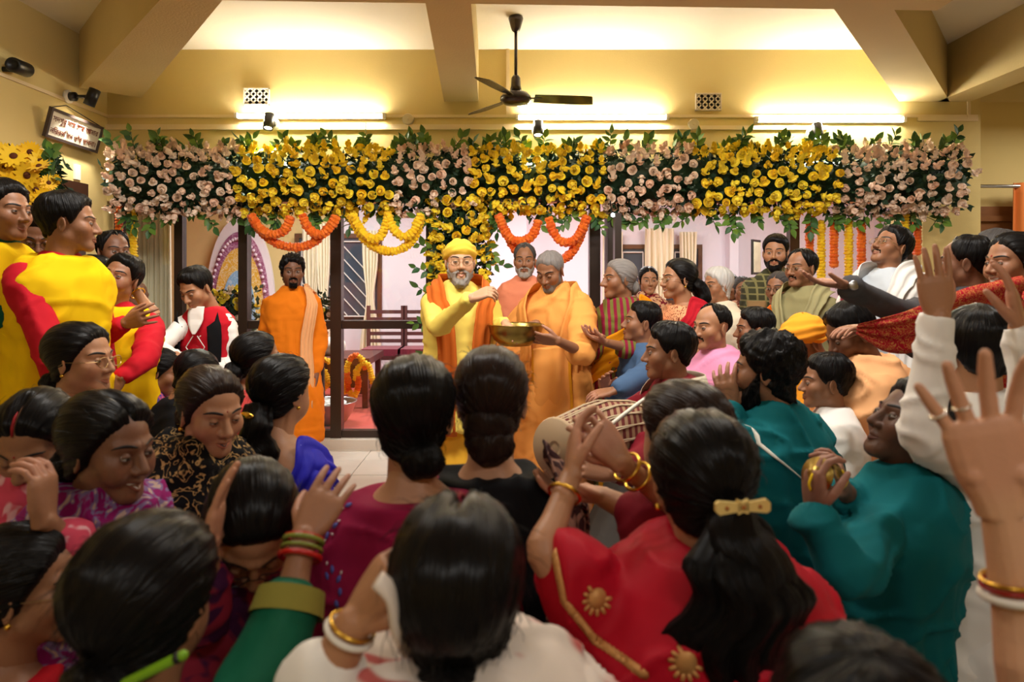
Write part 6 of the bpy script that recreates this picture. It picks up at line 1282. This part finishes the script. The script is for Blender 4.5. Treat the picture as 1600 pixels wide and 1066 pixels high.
# ---- front rows, mostly from behind
Bh = person('royal_blue_woman', 'bare-backed woman in royal blue sari with gold hair clip', 444, 614, 2.3, yaw=146, byaw=158, skin='tan', lod=.7, earring=True, hair=('tail', BLK, dict(t=(.018, .016), back=.008, wisps=120, tails=[([(0, -.10, -.03), (.02, -.125, -.09), (.035, -.12, -.17), (.03, -.10, -.26)], (.045, .06, .065, .03), (.04, .04, .04, .02), .010)])),
       top=[dict(name='blouse', m=ROYAL, hem=.36, sleeve=.75, neck=.15, off=.012, amp=.005)], skirt=dict(name='sari_skirt', m=ROYAL), drape=[dict(name='sari_pallu', m=ROYAL, a=[(60, .05), (95, .012), (125, .05), (160, .16), (200, .27), (250, .36)], b=[(60, .20), (95, .12), (115, .18), (160, .36), (200, .50), (250, .55)], off=.026, pleats=3, amp=.005)])
c = Bh.HW(np.array([.01, -.15, -.05])); mb = MB(); V, Fc = ball((0, 0, 0), (.035, .010, .012), 14, 7); mb.add(V @ Bh.HR.T+c, Fc); obj('hair_clip', mesh('clip', mb.V[0], mb.F, GOLD), Bh.root)
Bf = person('maroon_woman', 'woman in maroon kurta with blue embroidered sleeves seen from behind, smooth black bun', 649, 650, 1.50, yaw=176, byaw=180, skin='tan', lod=.7, build=1.02, hair=('bun', BLK, dict(t=(.022, .016), back=.012, pole=(.3, -.75, -.55), lumps=[((.035, -.085, -.075), (.046, .036, .036), 2.0)], wisps=160)), top=[dict(name='kurta', m=MAROON, hem=.85, sleeve=.95, neck=.026, off=.016, amp=.006, vox=.0075)], skirt=dict(name='skirt', m=MAROON), neckfwd=.02)
petal = np.array([(0, -.5), (.28, -.1), (.22, .3), (0, .5), (-.22, .3), (-.28, -.1)]); blu = mat('blue_violet_thread', (84, 84, 160), .6); pal = mat('pale_thread', (214, 190, 190), .6)
for px, py, r_ in ((520, 790, .2), (512, 803, .6), (528, 800, -.5), (516, 815, .1), (505, 825, .7), (524, 822, -.6), (512, 838, .0), (505, 850, .4), (520, 775, .3), (530, 782, -.8), (540, 772, .5), (545, 790, -.9), (520, 890, .3), (530, 905, -.3), (512, 900, .8), (526, 945, .2), (532, 925, .0), (760, 775, .4), (770, 790, -.2)): motif(Bf, 'embroidery', blu, px, py, [petal], .017, r_)
for px, py in ((528, 768), (536, 795), (509, 845), (518, 806), (504, 812), (512, 880), (540, 762), (534, 895), (762, 768), (506, 780), (530, 815), (520, 835)): motif(Bf, 'embroidery', pal, px, py, [petal*.6], .014, px)
Be = person('black_dress_woman', 'woman in black dress with loose brown bun seen from behind the maroon kurta woman', 768, 628, 1.62, yaw=178, byaw=176, skin='tan', lod=.7, build=.95, hair=('bun', BRN, dict(t=(.020, .014), back=.010, lumps=[((0, -.088, -.035), (.056, .042, .05), 2.4), ((.004, -.092, -.078), (.054, .042, .046), 1.5)], wisps=220)), top=[dict(name='dress', m=BLACKC, hem=.85, sleeve=.9, neck=.024, off=.014, vox=.0085)], skirt=dict(name='skirt', m=BLACKC),
       drape=[dict(name='block_print_stole', m=cloth('brown_block_print', (62, 36, 36), 'block', (150, 112, 96), 13, lo=.62), a=[(60, .25), (80, .02), (105, .008), (140, .10), (150, .40), (150, .62)], b=[(75, .32), (88, .10), (105, .08), (112, .20), (105, .42), (105, .62)], off=.045, pleats=3, amp=.008)])
Bad = person('brown_hair_woman', 'woman with dark brown hair and silver earring in front of the drummer', 1062, 684, 1.55, yaw=-142, skin='tan', lod=.7, earring=True, hair=('bun', BRN, dict(t=(.018, .016), back=.01, lumps=BUN, wisps=140)), top=[blouse(DKRED, sleeve=1.3, hem=.6, neck=.0)], skirt=dict(name='sari_skirt', m=DKRED), arms=dict(L=A(1006, 808, 1.46, 940, 776, 1.52, (-1, .1, .1), (0, 0, 1)), R='lap'))
REDG = cloth('crimson_silk', (176, 16, 38), rough=.55)
Bc = person('red_sari_woman', 'woman in crimson sari with gold bow clip, long ponytail and raised clapping hands', 1092, 752, 1.26, yaw=-172, byaw=-176, skin='tan', lod=.7, build=1.12, earring=True,
       hair=('tail', BLK, dict(t=(.022, .018), back=.010, part=.0, wisps=220, pole=(0, -.98, -.05), tails=[([(.0, -.09, -.005), (.002, -.145, -.03), (.002, -.175, -.10), (.0, -.165, -.20), (-.0, -.15, -.31)], (.024, .044, .066, .078, .055), (.026, .04, .05, .05, .03), .012)]+[([(x*.3, -.13, -.02), (x*.8, -.165-abs(y), -.09), (x*1.1, -.17-y, -.19), (x*1.25, -.15-y, -.30-z)], (.016, .026, .028, .010), (.016, .022, .022, .008), .016) for x, y, z in ((-.06, .01, .02), (.06, .012, .04), (-.035, .035, .05), (.035, .03, .0), (0, .04, .06), (-.08, -.01, -.02), (.08, 0, -.01))])),
       top=[dict(name='blouse', m=cloth('magenta_blouse', (206, 22, 150)), hem=.36, sleeve=.74, neck=.05, off=.010, sr=.9), dict(name='sari', m=REDG, hem=.62, sleeve=.64, neck=.0, off=.032, amp=.009, vox=.0075, sr=1.15)], skirt=dict(name='sari_skirt', m=REDG),
       arms=dict(L=A(848, 866, 1.18, 893, 742, 1.30, (.10, .62, .75), (.9, .2, .1), spread=.7, curl=.30, hs=.92, thin=.80, vox=.0026), R=A(1120, 850, 1.50, 970, 722, 1.38, (-.6, .1, .75), (-.5, .8, .3), spread=.9, curl=.5, hs=.92, thin=.80, vox=.0026)))
for at in (.045,): ring_on(Bc, 'L', 'bracelet', GOLD, at, .030, .0035)
for at in (.02, .055): ring_on(Bc, 'R', 'bangle', GOLD, at, .031, .004)
gold_t = mat('gold_zari', (206, 150, 88), .5, metal=.3)
pais = [np.array([(math.cos(a)*.30*(1+.0*a), math.sin(a)*.30-.1) for a in np.linspace(0, 6.28, 12, endpoint=False)])]+[np.array([(0, .24), (.06, .3), (.05, .46), (0, .5), (-.05, .46), (-.06, .3)])@np.array([[math.cos(t), -math.sin(t)], [math.sin(t), math.cos(t)]])+np.array([0, -.08]) for t in np.linspace(-2.0, 2.0, 9)]
for px, py, r_ in ((931, 940, 2.6), (1068, 1040, 2.4), (948, 808, 1.2), (1192, 798, -1.0), (905, 1020, 2.2), (1205, 930, 1.5)): motif(Bc, 'gold_motif', gold_t, px, py, pais, .056, r_, i=1)
for (x0, y0), (x1, y1) in (((868, 868), (882, 940)), ((882, 940), (930, 1000)), ((930, 1000), (1010, 1056))):
    for k in range(12):
        t = k/12; motif(Bc, 'gold_border', gold_t, x0+(x1-x0)*t, y0+(y1-y0)*t, [petal*1.2], .020, math.atan2(-(y1-y0), x1-x0)-1.57, i=1)
c = Bc.HW(np.array([.0, -.168, .010])); clip = MB(); fr_ = Bc.HR
for sh in ([(-.001, -.006), (-.040, -.011), (-.046, -.005), (-.046, .007), (-.040, .011), (-.001, .006)], [(.001, .006), (.040, .011), (.046, .005), (.046, -.007), (.040, -.011), (.001, -.006)], [(-.009, -.012), (0, -.008), (.009, -.012), (.010, 0), (.009, .012), (0, .008), (-.009, .012), (-.010, 0)]):
    q_ = np.array(sh)*1.0; n = len(q_); V = np.vstack([np.c_[q_[:, 0], np.full(n, -.006), q_[:, 1]], np.c_[q_[:, 0], np.full(n, .002), q_[:, 1]]]); clip.add(V @ fr_.T+c, [tuple(range(n)), tuple(range(n, 2*n))[::-1]]+[(j, j+n, (j+1) % n+n, (j+1) % n) for j in range(n)])
cl = clip.build('bow_clip', mat('cream_gold_clip', (236, 206, 130), .35, metal=.2), Bc.root)
for x_ in (-.028, 0, .028): V, Fc = ball(c+np.array([x_, -.0065, 0]) @ fr_.T, .0035, 8, 5); obj('stud', mesh('stud', V, Fc, mat('clip_stud', (170, 96, 40), .4)), cl)
Bg = person('parting_woman', 'woman with glossy black hair and red parting in white sari, nearest in the middle', 718, 915, .95, yaw=177, byaw=176, pitch=14, skin='tan', lod=.7, nup=.055, build=1.12, hair=('bun', BLK, dict(t=(.020, .018), back=.014, part=.0, wisps=260, pole=(0, -.8, -.6), lumps=[((0, -.10, -.09), (.065, .045, .05), 2.0)])), top=[blouse(WHITE_C, sleeve=1.35, hem=.5, neck=.01, vox=.008), dict(name='sari', m=cloth('white_red_sari', (222, 208, 196), 'print', (190, 96, 92), 7, lo=.56), hem=.62, sleeve=.5, neck=.012, off=.026, amp=.010, vox=.008)], skirt=dict(name='sari_skirt', m=WHITE_C),
       arms=dict(L=A(500, 1085, .88, 552, 976, .88, (.55, .15, .8), (.6, .5, -.4), curl=.75, hs=.92, vox=.0026), R='lap'))
ring_on(Bg, 'L', 'bangle', mat('white_shell', (232, 226, 216), .4), .012, .031, .004); ring_on(Bg, 'L', 'bangle', GOLD, -.002, .030, .0025)
V = [Bg.HW(np.array([0, y, z])) for y, z in ((.072, .082), (.060, .104), (.040, .119), (.02, .124))]; obj('red_parting', mesh('parting', *tube(V, [.0025, .0035, .0025, .001], 6), mat('vermilion', (150, 18, 26), .7)), Bg.root)
V, Fc = tube(spline([P(590, 905, .84), P(612, 930, .84), P(620, 975, .85), P(634, 1005, .88)], 5), [.020]*16, 12, True, .4); obj('held_cloth', mesh('cloth', V, Fc, cloth('white_red_sari', (222, 208, 196), 'print', (190, 96, 92), 7)), Bg.root)
Bo = person('green_blouse_woman', 'woman with smooth black hair and green hair stick, green sleeved arm reaching forward', 240, 940, 1.03, yaw=164, byaw=160, skin='mid', lod=.7, hair=('bun', BLK, dict(t=(.022, .020), back=.012, wisps=220, lumps=[((0, -.10, -.085), (.06, .045, .05), 2.0)])), top=[blouse(cloth('green_silk_blouse', (18, 92, 66), rough=.6), sleeve=1.12, hem=.5, neck=.02, vox=.008)], skirt=dict(name='sari_skirt', m=GREEND),
       arms=dict(R=A(446, 968, 1.08, 476, 838, 1.16, (.30, .62, .62), (-.2, .75, -.6), curl=.16, spread=.5, hs=.86, thin=.86, vox=.0026), L='lap'))
ring_on(Bo, 'R', 'bangle', mat('red_glass_bangle', (176, 26, 22), .25), .034, .0335, .0045); ring_on(Bo, 'R', 'bangle', mat('red_glass_bangle', (176, 26, 22), .25), -.004, .031, .003); ring_on(Bo, 'R', 'bangle', mat('green_glass_bangle', (120, 130, 50), .25), .008, .032, .004); ring_on(Bo, 'R', 'bangle', mat('green_glass_bangle', (120, 130, 50), .25), .021, .033, .003)
e = Bo.arms['R']; d_ = unit(e[0]-e[1]); d_ = unit(e[2]-e[1]); V, Fc = tube([e[1]+d_*.004, e[1]+d_*.042], [.0585, .0535], 20, False); obj('sleeve_border', mesh('border', V, Fc, cloth('gold_green_border', (128, 120, 50))), Bo.root)
V, Fc = rtube(np.array([P(196, 1068, .885), P(286, 1024, .88)]), [.0065, .0065], 12); st = obj('hair_stick', mesh('stick', V, Fc, mat('lime_green_plastic', (120, 170, 30), .35)), Bo.root)
V, Fc = tube([P(274, 1030, .878), P(281, 1027, .878)], .0072, 12); obj('stick_band', mesh('band', V, Fc, BLACK), st)
Bp_ = person('corner_woman', 'woman with glasses and gold earring in red top at the bottom left corner', 46, 918, 1.42, yaw=104, byaw=100, skin='mid', face=dict(), glasses=True, earring=True, hair=('bun', BLK, dict(t=(.020, .018), back=.012, part=.0, wisps=120, lumps=BUN)), top=[dict(name='blouse', m=cloth('bright_red_cloth', (178, 22, 34)), hem=.6, sleeve=1.0, neck=.03, off=.014)], skirt=dict(name='sari_skirt', m=DKRED))
Bn = person('bowed_glasses_woman', 'woman with bowed head and glasses resting her forehead on her hand', 394, 822, 1.36, yaw=24, pitch=-48, byaw=20, skin='tan', glasses=dict(m=mat('black_rim', (20, 18, 18), .4)), face=dict(closed=1), hair=('bun', BLK, dict(t=(.018, .016), wisps=120, lumps=BUN)), top=[kurta(cloth('dark_violet_print', (70, 26, 64), 'print', (150, 40, 60), 16), hem=.6, sleeve=1.6)], skirt=dict(name='sari_skirt', m=DKRED),
       arms=dict(R=A(318, 960, 1.28, 322, 868, 1.22, (.18, .1, 1), (1, .25, 0), curl=.12, spread=.4, vox=.003), L='lap'))
Bb = person('nearest_head', 'out-of-focus dark-haired head at the bottom edge near the right', 1342, 1196, .70, yaw=180, skin='mid', lod=.6, hair=('short', BLK, dict(t=(.022, .014), back=.008)), top=[kurta(BLACKC, hem=.7)], skirt=dict(name='trousers', m=BLACKC))
Ba = person('raised_palm_woman', 'woman mostly beyond the right edge raising an open ringed palm in the foreground', 1905, 640, 1.0, yaw=-60, byaw=-30, skin='light', lod=.6, hair=tied(lumps=BUN), top=[blouse(WHITE_C, sleeve=.6)], skirt=dict(name='sari_skirt', m=WHITE_C), drape=[sari(WHITE_C)],
       arms=dict(R=A(1612, 1075, .84, 1562, 785, .86, (-.22, .04, 1), (-.25, -1, .05), spread=1.75, curl=.10, thumb=1.0, hs=1.16, thin=1.0, vox=.0024, fcurl=(.16, .10, .08, .05)), L='down'))
ring_on(Ba, 'R', 'bangle', mat('white_shell', (232, 226, 216), .4), .112, .036, .0055); ring_on(Ba, 'R', 'bangle', mat('red_glass_bangle', (150, 30, 24), .25), .101, .0355, .003); ring_on(Ba, 'R', 'bangle', GOLD, .094, .035, .003)
hw_ = Ba.arms['R'][-1]
for fx_, fa, y_ in ((-.0105, -5*1.9, .108), (-.030, -13*1.9, .104)):
    a_ = math.radians(fa); c = hw_((fx_+math.sin(a_)*(y_-.084), y_, -.001)); d_ = unit(hw_((math.sin(a_), math.cos(a_), -.05))-hw_((0, 0, 0))); Mx = frame_z(d_); t_ = np.linspace(0, 2*math.pi, 18, endpoint=False); p = np.stack([np.cos(t_)*.0098, np.sin(t_)*.0098, 0*t_], 1) @ Mx.T+c; V, Fc = tube(np.vstack([p, p[:2]]), .0022, 6, False); obj('finger_ring', mesh('ring', V, Fc, mat('silver_ring', (226, 220, 210), .2, metal=1)), Ba.root)
